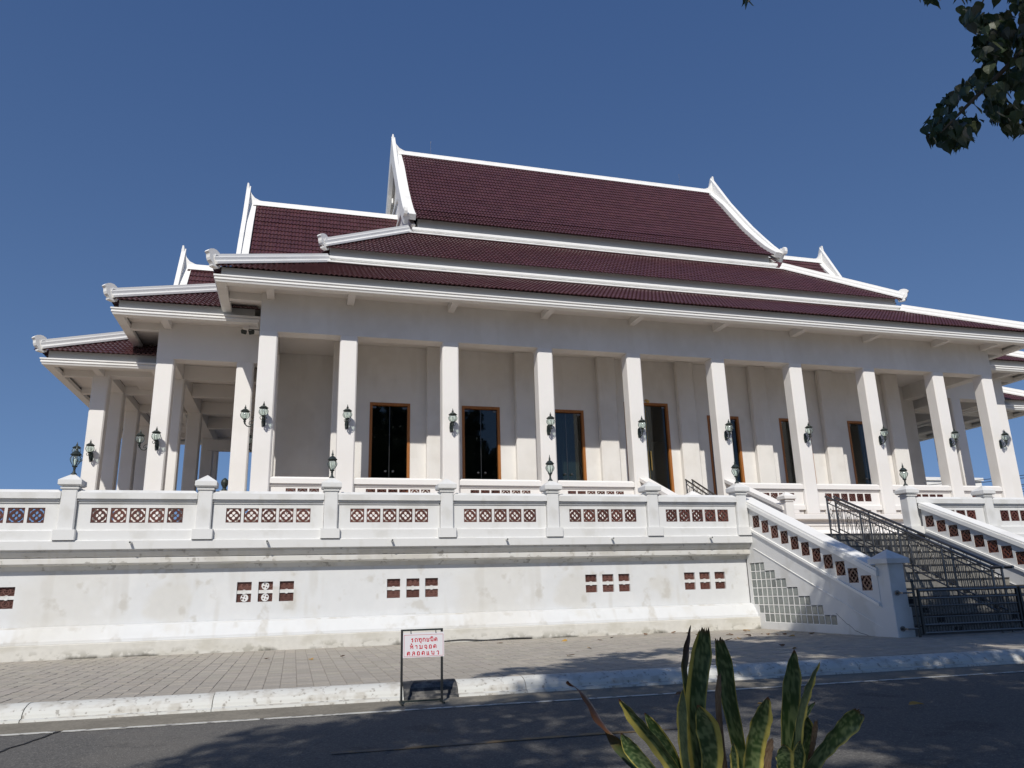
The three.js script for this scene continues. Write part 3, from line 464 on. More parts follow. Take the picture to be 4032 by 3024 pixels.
// ---------- roofs ----------
const TW = .33, TE = .365;
const TILE = (() => { // double-roll tile, lower edge at the origin, running up +y, standing on +z
  const n = 12, f = u => .046 * (1 - Math.cos(u * 4 * Math.PI)) / 2 + (u > .96 ? .004 : 0), v = [], q = [], L = TE + .05;
  for (let i = 0; i <= n; i++) { const u = i / n, x = (u - .5) * TW * 1.01; v.push([x, -.0, f(u) + .046], [x, L, f(u) + .002], [x, -.0, f(u) + .004]); }
  for (let i = 0; i < n; i++) { const a = i * 3, b = a + 3; q.push([a, b, b + 1, a + 1], [a + 2, b + 2, b, a]); }
  q.push([0, 1, 2], [n * 3, n * 3 + 2, n * 3 + 1]);
  const g = mb().poly(v, q).geo(); g.computeVertexNormals(); return toCreasedNormals(g, .6);
})();
const tiles = [];   // [matrix, roof index]
const roofParts = [];
function tileField(pts, xl, xr, parent) { // pts: [z, y] from eave to ridge; xl/xr(s) give the side limits at plan depth z
  const L = [0]; for (let i = 1; i < pts.length; i++) L.push(L[i - 1] + Math.hypot(pts[i][0] - pts[i - 1][0], pts[i][1] - pts[i - 1][1]));
  const tot = L[L.length - 1], B = new THREE.Matrix4();
  for (let s = 0, row = 0; s < tot - .08; s += TE, row++) {
    let i = 1; while (i < L.length - 1 && L[i] < s) i++;
    const t = (s - L[i - 1]) / (L[i] - L[i - 1]), z = lerp(pts[i - 1][0], pts[i][0], t), y = lerp(pts[i - 1][1], pts[i][1], t);
    const fit = Math.min(1, (tot - s - .02) / (TE + .05)), up = V(0, pts[i][1] - pts[i - 1][1], pts[i][0] - pts[i - 1][0]).normalize(), nn = V(1, 0, 0).cross(up);
    const a = xl(z), b = xr(z), x0 = Math.floor((a + .02) / TW) * TW;
    for (let x = x0; x < b; x += TW) { const c = x + TW / 2; if (c < a - .02 || c > b + .02) continue;
      B.makeBasis(V(1, 0, 0), up.clone().applyAxisAngle(V(1, 0, 0), rr(-.006, .006)).multiplyScalar(fit), nn); B.setPosition(c + rr(-.003, .003), y + rr(-.003, .003), z); tiles.push([B.clone(), parent, Math.hypot(c, z - 17.55, y)]); }
  }
}
function hipRoof(name, x0, x1, z1, y1, x2, x3, z2, y2) { // eave rectangle to inner rectangle, symmetric about the ridge line
  const r = part(name), b1 = mz(z2), D = .03; let b0 = mz(z1);
  const g = mb();
  { const S = .3, k = (y2 - y1) / (z1 - z2) * S; z1 -= S; b0 += S; y1 += k; if (x2 - x0 > .5) x0 += S; if (x1 - x3 > .5) x1 -= S; } // the deck stops at the fascia, the tiles overhang it
  g.slab([x0, y1 - D, z1], [x1, y1 - D, z1], [x3, y2 - D, z2], [x2, y2 - D, z2], .05); g.slab([x1, y1 - D, b0], [x0, y1 - D, b0], [x2, y2 - D, b1], [x3, y2 - D, b1], .05);
  g.slab([x0, y1 - D, b0], [x0, y1 - D, z1], [x2, y2 - D, z2], [x2, y2 - D, b1], .05); g.slab([x1, y1 - D, z1], [x1, y1 - D, b0], [x3, y2 - D, b1], [x3, y2 - D, z2], .05);
  g.build('roof_deck', M.deck, r);
  return r;
}
function sideField(X, x0, z1, y1, k, x2, parent) { // rows parallel to z on the end slope, between the two hips
  const L = (x2 - x0) * Math.hypot(1, k), s = X(0) === 0 ? 1 : -1, up = V(s, k, 0).normalize(), ax = V(0, 0, s), nn = ax.clone().cross(up), B = new THREE.Matrix4();
  for (let d = 0; d < L - .08; d += TE) { const h = d / Math.hypot(1, k), a = mz(z1 - h) + .34, b = z1 - h - .34, fit = Math.min(1, (L - d) / (TE + .05));
    for (let z = Math.ceil(a / TW) * TW; z < b; z += TW) { B.makeBasis(ax, up.clone().multiplyScalar(fit), nn); B.setPosition(X(x0 + h), y1 + k * h, z); tiles.push([B.clone(), parent, 999]); } }
}
const SL = .556;
const roofC = hipRoof('lower_roof', -2.93, mx(-2.93), -6.4, 11.27, .9, mx(.9), -10.23, 13.4);
tileField([[-6.4, 11.27], [-10.12, 13.338]], z => -2.93 - 6.4 - z, z => mx(-2.93 - 6.4 - z), roofC);
for (const X of [x => x, mx]) sideField(X, -2.93, -6.4, 11.27, .556, .9, roofC);
const roofB = hipRoof('middle_roof', .51, mx(.51), -9.92, 13.88, 4.5, mx(4.5), -13.91, 16.89);
tileField([[-9.92, 13.88], [-13.72, 16.74]], z => .51 - 9.92 - z, z => mx(.51 - 9.92 - z), roofB);
for (const X of [x => x, mx]) sideField(X, .51, -9.92, 13.88, .752, 4.4, roofB);
const wingRoofs = [];
for (const X of [x => x, mx]) {
  const lo = (a, b) => [Math.min(X(a), X(b)), Math.max(X(a), X(b))];
  { const [a, b] = lo(-6.39, -1.6), r = hipRoof('wing_roof', a, b, -9.06, 10.89, ...lo(-1.7, -1.6).map((v, i) => X(-6.39) < 0 ? [-1.7, -1.6][i] : [mx(-1.6), mx(-1.7)][i]), -13.75, 13.50); 
    tileField([[-9.06, 10.89], [-13.6, 13.41]], z => X(0) === 0 ? -6.39 - 9.06 - z : b - 4.79, z => X(0) === 0 ? -1.62 : mx(-6.39 - 9.06 - z), r); sideField(X, -6.39, -9.06, 10.89, .556, -1.9, r); wingRoofs.push(r); }
  { const [a, b] = lo(-9.08, -5.04), r = hipRoof('porch_roof', a, b, -11.7, 9.76, ...(X(0) === 0 ? [-5.1, -5.04] : [mx(-5.04), mx(-5.1)]), -15.65, 11.96);
    tileField([[-11.7, 9.76], [-15.5, 11.88]], z => X(0) === 0 ? -9.08 - 11.7 - z : mx(-5.06), z => X(0) === 0 ? -5.06 : mx(-9.08 - 11.7 - z), r); sideField(X, -9.08, -11.7, 9.76, .556, -5.2, r); wingRoofs.push(r); }
}
// hip caps and their curled finials
const FINIAL = (() => { // outline in (outward, up)
  const o = [[-.2, -.12], [-.2, .1], [-.19, .25], [-.13, .37], [-.02, .43], [.1, .435], [.2, .40], [.275, .34], [.305, .285], [.275, .255], [.25, .24], [.232, .19], [.225, .11], [.19, .03], [.13, -.03], [.07, -.06], [.11, -.09], [.10, -.14], [-.1, -.16]];
  return mb().pz(o, -.085, .085).pz(circle(-.035, .19, .085, 16), -.105, .105, [circle(-.035, .19, .06, 14)]).pz(circle(-.03, .185, .03, 12), -.1, .1).geo();
})();
function hipCap(a, b) { // a = eave corner, b = top, both on the tile surface
  const A = V(...a), B = V(...b), d = B.clone().sub(A), h = Math.hypot(d.x, d.z), len = d.length(), c = d.clone().normalize(), s = V(-d.z, 0, d.x).divideScalar(h), u = s.clone().cross(c); if (u.y < 0) { u.negate(); }
  const v = [], f = [], prof = [[-.18, .03], [-.18, .105], [-.13, .125], [-.11, .17], [-.115, .26], [-.095, .30], [-.085, .375], [.085, .375], [.095, .30], [.115, .26], [.11, .17], [.13, .125], [.18, .105], [.18, .03]], n = prof.length;
  for (const P of [A, B]) for (const [x, y] of prof) { const q = P.clone().addScaledVector(s, x).addScaledVector(u, y * (P === A ? .96 : 1)); v.push(q.toArray()); }
  for (let i = 0; i < n; i++) { const j = (i + 1) % n; f.push([i, j, n + j, n + i]); }
  f.push([...Array(n).keys()], [...Array(n).keys()].map(i => 2 * n - 1 - i));
  mb().poly(v, f).build('hip_cap', M.trim, hall);
  const m = piece('hip_finial', FINIAL, M.trim, hall, A.x - d.x / h * .02, A.y + .09, A.z - d.z / h * .02); m.rotation.y = Math.atan2(d.z, -d.x);
}
for (const X of [x => x, mx]) {
  hipCap([X(-2.9), 11.29, -6.43], [X(.72), 13.30, -10.05]); hipCap([X(.54), 13.90, -9.95], [X(4.28), 16.72, -13.69]);
  hipCap([X(-6.36), 10.91, -9.09], [X(-2.6), 13.0, -12.85]); hipCap([X(-9.05), 9.78, -11.73], [X(-5.3), 11.87, -15.48]);
}
// steep gabled roofs
function gableRoof(name, xa, xb, pts, rodX, leftEnd, rightEnd) { // pts [z, y] eave to ridge
  const r = part(name), back = pts.map(([z, y]) => [mz(z), y]).reverse(), n = pts.length;
  const pd = pts.map(p => [...p]); { const k = (pts[1][1] - pts[0][1]) / (pts[0][0] - pts[1][0]); pd[0] = [pts[0][0] - .3, pts[0][1] + .3 * k]; if (pd[0][0] < pd[1][0]) pd[0] = [pd[1][0] + .02, pd[1][1] - .02]; }
  const bd = pd.map(([z, y]) => [mz(z), y]).reverse(), low = p => p.map(([z, y]) => [z, y - .05]);
  mb().px([...low(pd), ...low(bd), ...bd.map(([z, y]) => [z, y - .11]).reverse(), ...pd.map(([z, y]) => [z, y - .11]).reverse()], xa + .3, xb - .3).build('roof_deck', M.deck, r);
  tileField(pts, () => xa + (leftEnd ? .42 : .05), () => xb - (rightEnd ? .42 : .05), r);
  const R = pts[n - 1][1], cx0 = xa + .3, cx1 = xb - .3;
  mb().px([[ZR + .28, R - .11], [ZR + .25, R - .02], [ZR + .15, R + .04], [ZR + .12, R + .22], [ZR - .12, R + .22], [ZR - .15, R + .04], [ZR - .25, R - .02], [ZR - .28, R - .11]], leftEnd ? cx0 : xa, rightEnd ? cx1 : xb).build('ridge_cap', M.trim, hall);
  for (const [on, xe, s] of [[leftEnd, xa, 1], [rightEnd, xb, -1]]) if (on) {
    const at = (a, b) => [Math.min(xe + s * a, xe + s * b), Math.max(xe + s * a, xe + s * b)];
    const off = (k) => { // profile shifted k along its normal
      return pts.map(([z, y], i) => { const [pz, py] = pts[Math.max(0, i - 1)], [qz, qy] = pts[Math.min(n - 1, i + 1)], l = Math.hypot(qz - pz, qy - py); const kk = typeof k === 'function' ? k(i / (n - 1)) : k; return [z + (qy - py) / l * kk, y - (qz - pz) / l * kk]; }); };
    const wrap = (o, i) => { const A = o.map(p => [...p]), I = i.map(p => [...p]); A[n - 1][0] = ZR; I[n - 1][0] = ZR; return [...A, ...A.slice(0, n - 1).reverse().map(([z, y]) => [mz(z), y]), ...I.slice(0, n - 1).map(([z, y]) => [mz(z), y]), ...I.slice().reverse()]; };
    const o1 = off(.19), i1 = off(-.08); o1[n - 1][1] = R + .16; i1[n - 1][1] = R - .22;
    mb().px(wrap(o1, i1), ...at(.128, .46)).build('verge_strip', M.trim, hall);
    const o2 = off(t => .17 + .16 * Math.sin(Math.min(1, t * 1.3) * Math.PI / 2)), i2 = off(-.32); o2[n - 1][1] = R + 1.05; i2[n - 1][1] = R - .5;
    o2[n - 2][0] += .0; mb().px(wrap(o2, i2), ...at(-.06, .13)).build('bargeboard', M.trim, hall);
    // horn finial sweeping up from the ridge
    const H = mb(), hp = [[.95, .18], [.60, .24], [.36, .36], [.20, .56], [.09, .82], [.035, 1.16], [-.03, 1.16], [-.062, .9], [-.064, .3], [-.05, -.3], [.9, -.12]].map(([x, y]) => [xe + s * x, R + y]);
    H.prism(hp, -.12, .12, (x, y, w) => [x, y, ZR + w]); H.build('horn_finial', M.trim, hall);
    for (const q of [0, 1]) { // heart-shaped foot at the eave end
      const [z, y] = pts[0], sh = [[-.30, -.05], [.28, -.05], [.36, .12], [.35, .36], [.25, .47], [.13, .47], [.05, .40], [.0, .36], [-.05, .44], [-.12, .52], [-.19, .52], [-.22, .46], [-.17, .40], [-.19, .30], [-.27, .2]].map(([a, b]) => [q ? mz(z + .05 + a * .68) : z + .05 + a * .68, y + .1 + b * .7]);
      mb().px(sh, ...at(-.10, .06)).build('foot_finial', M.trim, hall);
    }
    // recessed gable wall with boards and purlin ends
    const wl = off(-.3); wl[n - 1] = [ZR, R - .4];
    mb().px([...wl, ...wl.slice(0, n - 1).reverse().map(([z, y]) => [mz(z), y])], ...at(.30, .48)).build('gable_wall', M.hall, hall);
    for (const y of [.30, .55]) { const Y = lerp(pts[0][1], R, y), w = (1 - y) * Math.abs(pts[0][0] - ZR) - .35; mb().box(...at(.21, .299), Y, Y + .22, ZR - w, ZR + w).build('gable_moulding', M.trim, hall); }
    for (const t of [.2, .42, .64, .85]) { const i = Math.min(n - 2, Math.floor(t * (n - 1))), k = t * (n - 1) - i, z = lerp(pts[i][0], pts[i + 1][0], k), y = lerp(pts[i][1], pts[i + 1][1], k); for (const zz of [z - .3, mz(z - .3)]) mb().box(...at(.131, .205), y - .62, y - .34, zz - .1, zz + .1).build('purlin_end', M.trim, hall); }
  }
  for (const x of rodX) mb().bar([x, R + .2, ZR], [x, R + .95, ZR], .006, 5).bar([x, R + .95, ZR], [x, R + 1.1, ZR], .01, 5).build('lightning_rod', M.steel, hall);
}
const AP = [[-13.55, 17.43], [-13.9, 17.72], [-14.4, 18.18], [-15.1, 18.93], [-16.05, 20.03], [-16.95, 21.2], [-17.9, 22.48], [-19.2, 24.16]];
gableRoof('upper_roof', 4.10, mx(4.10), AP, [6.2, 21.4], true, true);
const A2P = [[-14.6, 13.1], [-16.0, 15.15], [-17.1, 16.9], [-18.2, 18.6], [-19.2, 20.25]];
gableRoof('side_gable_roof', -3.14, 4.7, A2P, [], true, false); gableRoof('side_gable_roof', mx(4.7), mx(-3.14), A2P, [], false, true);
const A3P = [[-16.6, 12.2], [-17.6, 13.85], [-18.4, 15.2], [-19.2, 16.5]];
gableRoof('end_gable_roof', -5.9, -1.9, A3P, [], true, false); gableRoof('end_gable_roof', mx(-1.9), mx(-5.9), A3P, [], false, true);
{ // tiles: the nearest 300 are pieces of their roofs, the rest one field
  tiles.sort((a, b) => a[2] - b[2]);
  const tv = [0, 1, 2, 3].map(k => { const m = M.tile.clone(); m.color.setScalar([1, .9, 1.1, .97][k]); return m; });
  tiles.slice(0, 300).forEach(([m, p], i) => { const o = new THREE.Mesh(TILE, tv[Math.floor(rnd() * 4)]); o.name = 'roof_tile'; o.castShadow = o.receiveShadow = true; o.applyMatrix4(m); p.add(o); });
  const rest = tiles.slice(300), inst = new THREE.InstancedMesh(TILE, M.tile, rest.length), c = new THREE.Color();
  rest.forEach(([m], i) => { inst.setMatrixAt(i, m); const s = rr(.86, 1.12); inst.setColorAt(i, c.setRGB(s, s * rr(.95, 1.03), s * rr(.95, 1.03))); });
  inst.name = 'tile_field'; inst.castShadow = inst.receiveShadow = true; inst.userData.kind = 'stuff'; hall.add(inst);
}

// ---------- lanterns ----------
function globe(g, x, y, z, r, h, egg) { const p = []; for (let i = 0; i <= 10; i++) { const t = i / 10, a = Math.PI * (.12 + .72 * t); p.push([r * Math.sin(a) ** (egg ? .9 : .8) * (egg ? .55 + .45 * Math.min(1, (1 - Math.cos(Math.PI * Math.min(1, t * 1.25))) / 2 + .1) : 1), y + h * t]); } return [g.lathe(p, x, 0, z, 24), p]; }
function lantern(o, z, y0, r, h, egg) { // globe of glass panes in an iron cage, domed cap, spike; y0 = bottom of the globe
  const [gg, p] = globe(mb(), 0, y0, z, r, h, egg); gg.build('glass_globe', M.lampGlass, o);
  mb().lathe([[0, y0 + .01], [.022, y0 + .02], [.028, y0 + h * .55], [.015, y0 + h * .7], [0, y0 + h * .72]], 0, 0, z, 10).build('bulb', M.bulb, o);
  const c = mb(); for (let k = 0; k < 8; k++) { const a = k * Math.PI / 4 + .2; c.tube(p.filter((_, i) => i % 2 === 0).map(([q, y]) => [(q + .004) * Math.cos(a), y, z + (q + .004) * Math.sin(a)]), .0055, 5, 10); }
  c.build('cage', M.iron, o);
  const t = y0 + h, R = r * .98;
  mb().lathe([[R * .8, t - .012], [R, t], [R * 1.02, t + .012], [R * .86, t + .03], [R * .55, t + .07], [R * .2, t + .095], [R * .16, t + .11], [R * .28, t + .122], [R * .2, t + .14], [R * .12, t + .17], [0.004, t + .235], [0, t + .236]], 0, 0, z, 20).build('lantern_cap', M.iron, o);
}
function makeWallLamp() {
  const o = thing('wall_lantern', 'x', 'wall lamp');
  mb().pz([[-.05, -.20], [.05, -.20], [.065, -.05], [.05, .12], [0, .17], [-.05, .12], [-.065, -.05]], 0, .03).build('wall_plate', M.iron, o);
  const b = mb().tube([[0, -.06, .02], [0, -.16, .12], [0, -.13, .24], [0, .0, .3]], .017, 8, 20).tube([[0, .06, .02], [0, .0, .14], [0, -.07, .16], [0, -.09, .11], [0, -.05, .09]], .011, 6, 20);
  for (const s of [-1, 1]) b.tube([[0, -.02, .28], [s * .07, -.03, .29], [s * .10, .04, .3], [s * .06, .06, .3]], .009, 6, 14);
  b.lathe([[0, -.10], [.012, -.09], [.02, -.04], [.045, .0], [.03, .03], [.05, .06], [.07, .09]], 0, 0, .3, 14).build('bracket', M.iron, o);
  lantern(o, .3, .09, .148, .245, false);
  return o;
}
const WL = makeWallLamp(); let wlUsed = false;
function wallLamp(x, y, z, turn, label) { const o = wlUsed ? WL.clone() : WL; if (wlUsed) { o.name = numbered('wall_lantern'); scene.add(o); } wlUsed = true; o.position.set(x, y, z); o.rotation.y = turn; tag(o, label, 'wall lamp', 'iron lanterns on the columns'); }
['first tall front column, left of the blank bay', 'front column left of the first glazed door', 'front column between the first and second glazed doors', 'front column between the second and third glazed doors', 'front column just left of the tall brass-handled door', 'front column right of the tall brass-handled door', 'seventh front column from the left', 'eighth front column', 'ninth front column, last but one on the right', 'last front column at the right end of the colonnade']
  .forEach((w, i) => wallLamp(COLX[i], 6.62, ZC, 0, `dark wall lantern on the ${w}`));
wallLamp(-4.73, 6.25, -10.46, 0, 'dark iron wall lantern on the front of the tall left wing column');
wallLamp(-7.35, 6.25, -13.12, 0, 'dark iron wall lantern on the front of the leftmost porch column');
wallLamp(-7.63, 6.25, -13.4, -Math.PI / 2, 'shaded iron lantern above a pier lamp, on the leftmost porch column');
wallLamp(-5.03, 6.25, -10.73, -Math.PI / 2, 'shaded iron lantern on the side of the tall left wing column');
wallLamp(-1.475, 6.62, -8.07, -Math.PI / 2, 'shaded iron lantern on the left side of the first tall column');
wallLamp(-1.475, 6.30, -10.73, -Math.PI / 2, 'lower shaded iron lantern just left of the first tall column');
function makePierLamp() {
  const o = thing('pier_lamp', 'x', 'lamp');
  mb().lathe([[0, 0], [.062, 0], [.06, .012], [.03, .04], [.02, .10], [.03, .125], [.022, .14], [.05, .165], [.055, .18]], 0, 0, 0, 16).build('lamp_stem', M.iron, o);
  lantern(o, 0, .165, .108, .245, true); return o;
}
const PL = makePierLamp(); [[-4.53, 'leftmost capped balustrade pier'], [.73, 'balustrade pier before the second tall column'], [5.96, 'balustrade pier before the fourth tall column'], [11.13, 'pier at the top left of the entrance stair'], [16.51, 'pier at the top right of the entrance stair']]
  .forEach(([x, w], i) => { const o = i ? PL.clone() : PL; if (i) { o.name = numbered('pier_lamp'); scene.add(o); } o.position.set(x, 3.655, -.15); tag(o, `egg shaped glass lamp on the ${w}`, 'lamp', 'lamps on the balustrade piers'); });
{ const o = thing('stone_urn', 'small dark grey bud shaped finial on a pedestal in the shaded wing', 'finial', [-2.59, FY, -12]);
  mb().col(-.15, .15, .002, 1.26, -.15, .15, .01).build('pedestal', M.hall, o);
  mb().lathe([[0, 1.262], [.12, 1.264], [.10, 1.30], [.06, 1.36], [.07, 1.40], [.12, 1.5], [.135, 1.58], [.11, 1.66], [.06, 1.71], [.04, 1.73], [0, 1.75]], 0, 0, 0, 16).build('bud', M.iron, o); }
{ const o = thing('floodlight', 'twin dark floodlights under the eave beside the first tall column', 'floodlight', [-1.95, 10.25, -9.7]); o.scale.setScalar(.62);
  mb().bar([.75, .12, .1], [0, .12, .1], .03).bar([0, .12, .1], [0, -.02, .1], .025).build('bracket', M.iron, o);
  for (const s of [-1, 1]) { const b = mb().pz([[-.13, -.1], [.13, -.1], [.16, .1], [-.16, .1]], -.06, .08).geo(); const m = piece('lamp_head', b, M.iron, o, s * .2 - .05, -.06, .14); m.rotation.set(.9, s * .35, 0); } }
{ const o = thing('security_camera', 'small camera above the tall brass-handled door', 'camera', [13.83, 8.62, -10.745]);
  mb().bar([0, .04, 0], [0, .04, .14], .018).build('bracket', M.pvc, o); const m = piece('camera_body', mb().box(-.05, .05, -.045, .045, -.06, .16).bar([0, 0, .155], [0, 0, .185], .035).geo(), M.brass, o, 0, -.03, .16); m.rotation.x = .5; }

// ---------- stainless handrails and gate ----------
function handrail(label, x, zA, yA, zB, yB, nPost, foot, level) { // sloping fence along z
  const t = thing('handrail', label, 'handrail'), L = zB - zA, s = (yB - yA) / L, Y = z => yA + s * (z - zA);
  for (let i = 0; i < nPost; i++) { const z = zA + L * i / (nPost - 1); piece('post', mb().bar([0, 0, 0], [0, Y(z) - foot(z), 0], .024, 10).geo(), M.steel, t, x, foot(z), z); }
  mb().bar([x, yA, zA - .04], [x, yB, zB], .03, 12).bar([x, yB, zB], [x, yB + .005, zB + level], .03, 12).build('top_rail', M.steel, t);
  mb().bar([x, yA - .17, zA], [x, yB - .17, zB], .016, 8).build('middle_rail', M.steel, t);
  mb().bar([x, yA - .86, zA], [x, yB - .86, zB], .018, 8).build('bottom_rail', M.steel, t);
  const n = Math.round(L / .105), ring = new THREE.TorusGeometry(.055, .0075, 5, 18), R = uvm(ring), b1 = mb().bar([0, 0, 0], [0, .69, 0], .0085, 6).geo(), b2 = mb().bar([0, 0, 0], [0, .17, 0], .008, 6).geo();
  const arch = mb().tube([[0, .05, -.05], [0, .42, -.05], [0, .52, 0], [0, .42, .05], [0, .05, .05]], .0075, 5, 22).bar([0, .28, -.05], [0, .40, .05], .006, 5).bar([0, .28, .05], [0, .40, -.05], .006, 5).geo();
  for (let i = 1; i < n; i++) { const z = zA + L * i / n, y = Y(z);
    if (i % 3 === 1) { const a = piece('scroll', arch, M.steel, t, x, y - .81, z); piece('ring', R, M.steel, t, x, y - .085, z).rotation.y = Math.PI / 2; }
    else piece('baluster', b1, M.steel, t, x, y - .86, z);
  }
}
const stairY = z => z < -.2 ? TF : Math.max(0, TF - Math.ceil((z + .2) / .375) * TF / 13);
handrail('stainless handrail with scroll infill down the entrance stair, nearer the left wall', 13.76, -.05, 3.31, 4.72, 1.27, 5, stairY, .28);
handrail('stainless handrail with scroll infill down the entrance stair, nearer the right wall', 14.02, -.05, 3.31, 4.72, 1.27, 5, stairY, .28);
const upY = z => z < -7.3 ? FY : Math.max(TF, FY - Math.ceil((z + 7.3) / .36) * .1815);
handrail('short stainless handrail on the porch steps, left one of two', 13.72, -7.6, 4.86, -4.9, 3.5, 3, upY, .15);
handrail('short stainless handrail on the porch steps, right one of two', 13.98, -7.6, 4.86, -4.9, 3.5, 3, upY, .15);
function gate(x0, x1, label, hinge) {
  const t = thing('gate', label, 'gate', [(x0 + x1) / 2, 0, 4.86]), h = (x1 - x0) / 2, lo = .075, hi = .865;
  mb().box(-h, -h + .045, lo - .02, hi + .02, -.022, .022).box(h - .045, h, lo - .02, hi + .02, -.022, .022).build('frame', M.steelDark, t);
  for (const [y, r] of [[hi, .027], [hi - .15, .02], [hi - .29, .012], [lo + .29, .012], [lo + .15, .02], [lo, .024]]) mb().bar([-h + .02, y, .0], [h - .02, y, .0], r, 10).build('cross_rail', M.steel, t);
  const n = 34, pg = mb().bar([0, lo, 0], [0, hi - .16, 0], .0075, 6).geo(); for (let i = 1; i < n; i++) piece('picket', pg, M.steelDark, t, -h + .045 + (2 * h - .09) * i / n, 0, .001);
  const rg = uvm(new THREE.TorusGeometry(.062, .007, 5, 20)); for (let i = 0; i < 8; i++) { const x = -h + .2 + (2 * h - .4) * i / 7; piece('ring', rg, M.steel, t, x, hi - .075, 0); piece('ring', rg, M.steel, t, x, lo + .08, 0);
    const st = mb(); for (const [a, b] of [[0, .06], [0, -.06], [.065, 0], [-.065, 0]]) st.add(new THREE.SphereGeometry(.013, 8, 6).translate(a, b, .012)); piece('stud', st.geo(), M.steel, t, x, (lo + hi) / 2 + .01, 0); }
  if (hinge) { mb().bar([-h - .07, -.0, -.02], [-h - .07, 1.0, -.02], .024, 10).lathe([[0, 1.0], [.03, 1.0], [.026, 1.02], [.035, 1.04], [.02, 1.07], [0, 1.09]], -h - .07, 0, -.02, 12).build('gate_post', M.steelDark, t); for (const y of [.16, .83]) mb().bar([-h - .33, y, -.03], [-h - .08, y, -.02], .016, 8).pz(circle(-h - .30, y, .05, 14), -.195, -.17).bar([-h - .30, y, -.17], [-h - .30, y, -.03], .016, 8).build('hinge_arm', M.steel, t); }
}
gate(11.70, 14.16, 'low stainless gate leaf of pickets and rings hung from the left stair pier', true);
gate(14.20, 16.66, 'right leaf of the low stainless stair gate, mostly out of view', false);

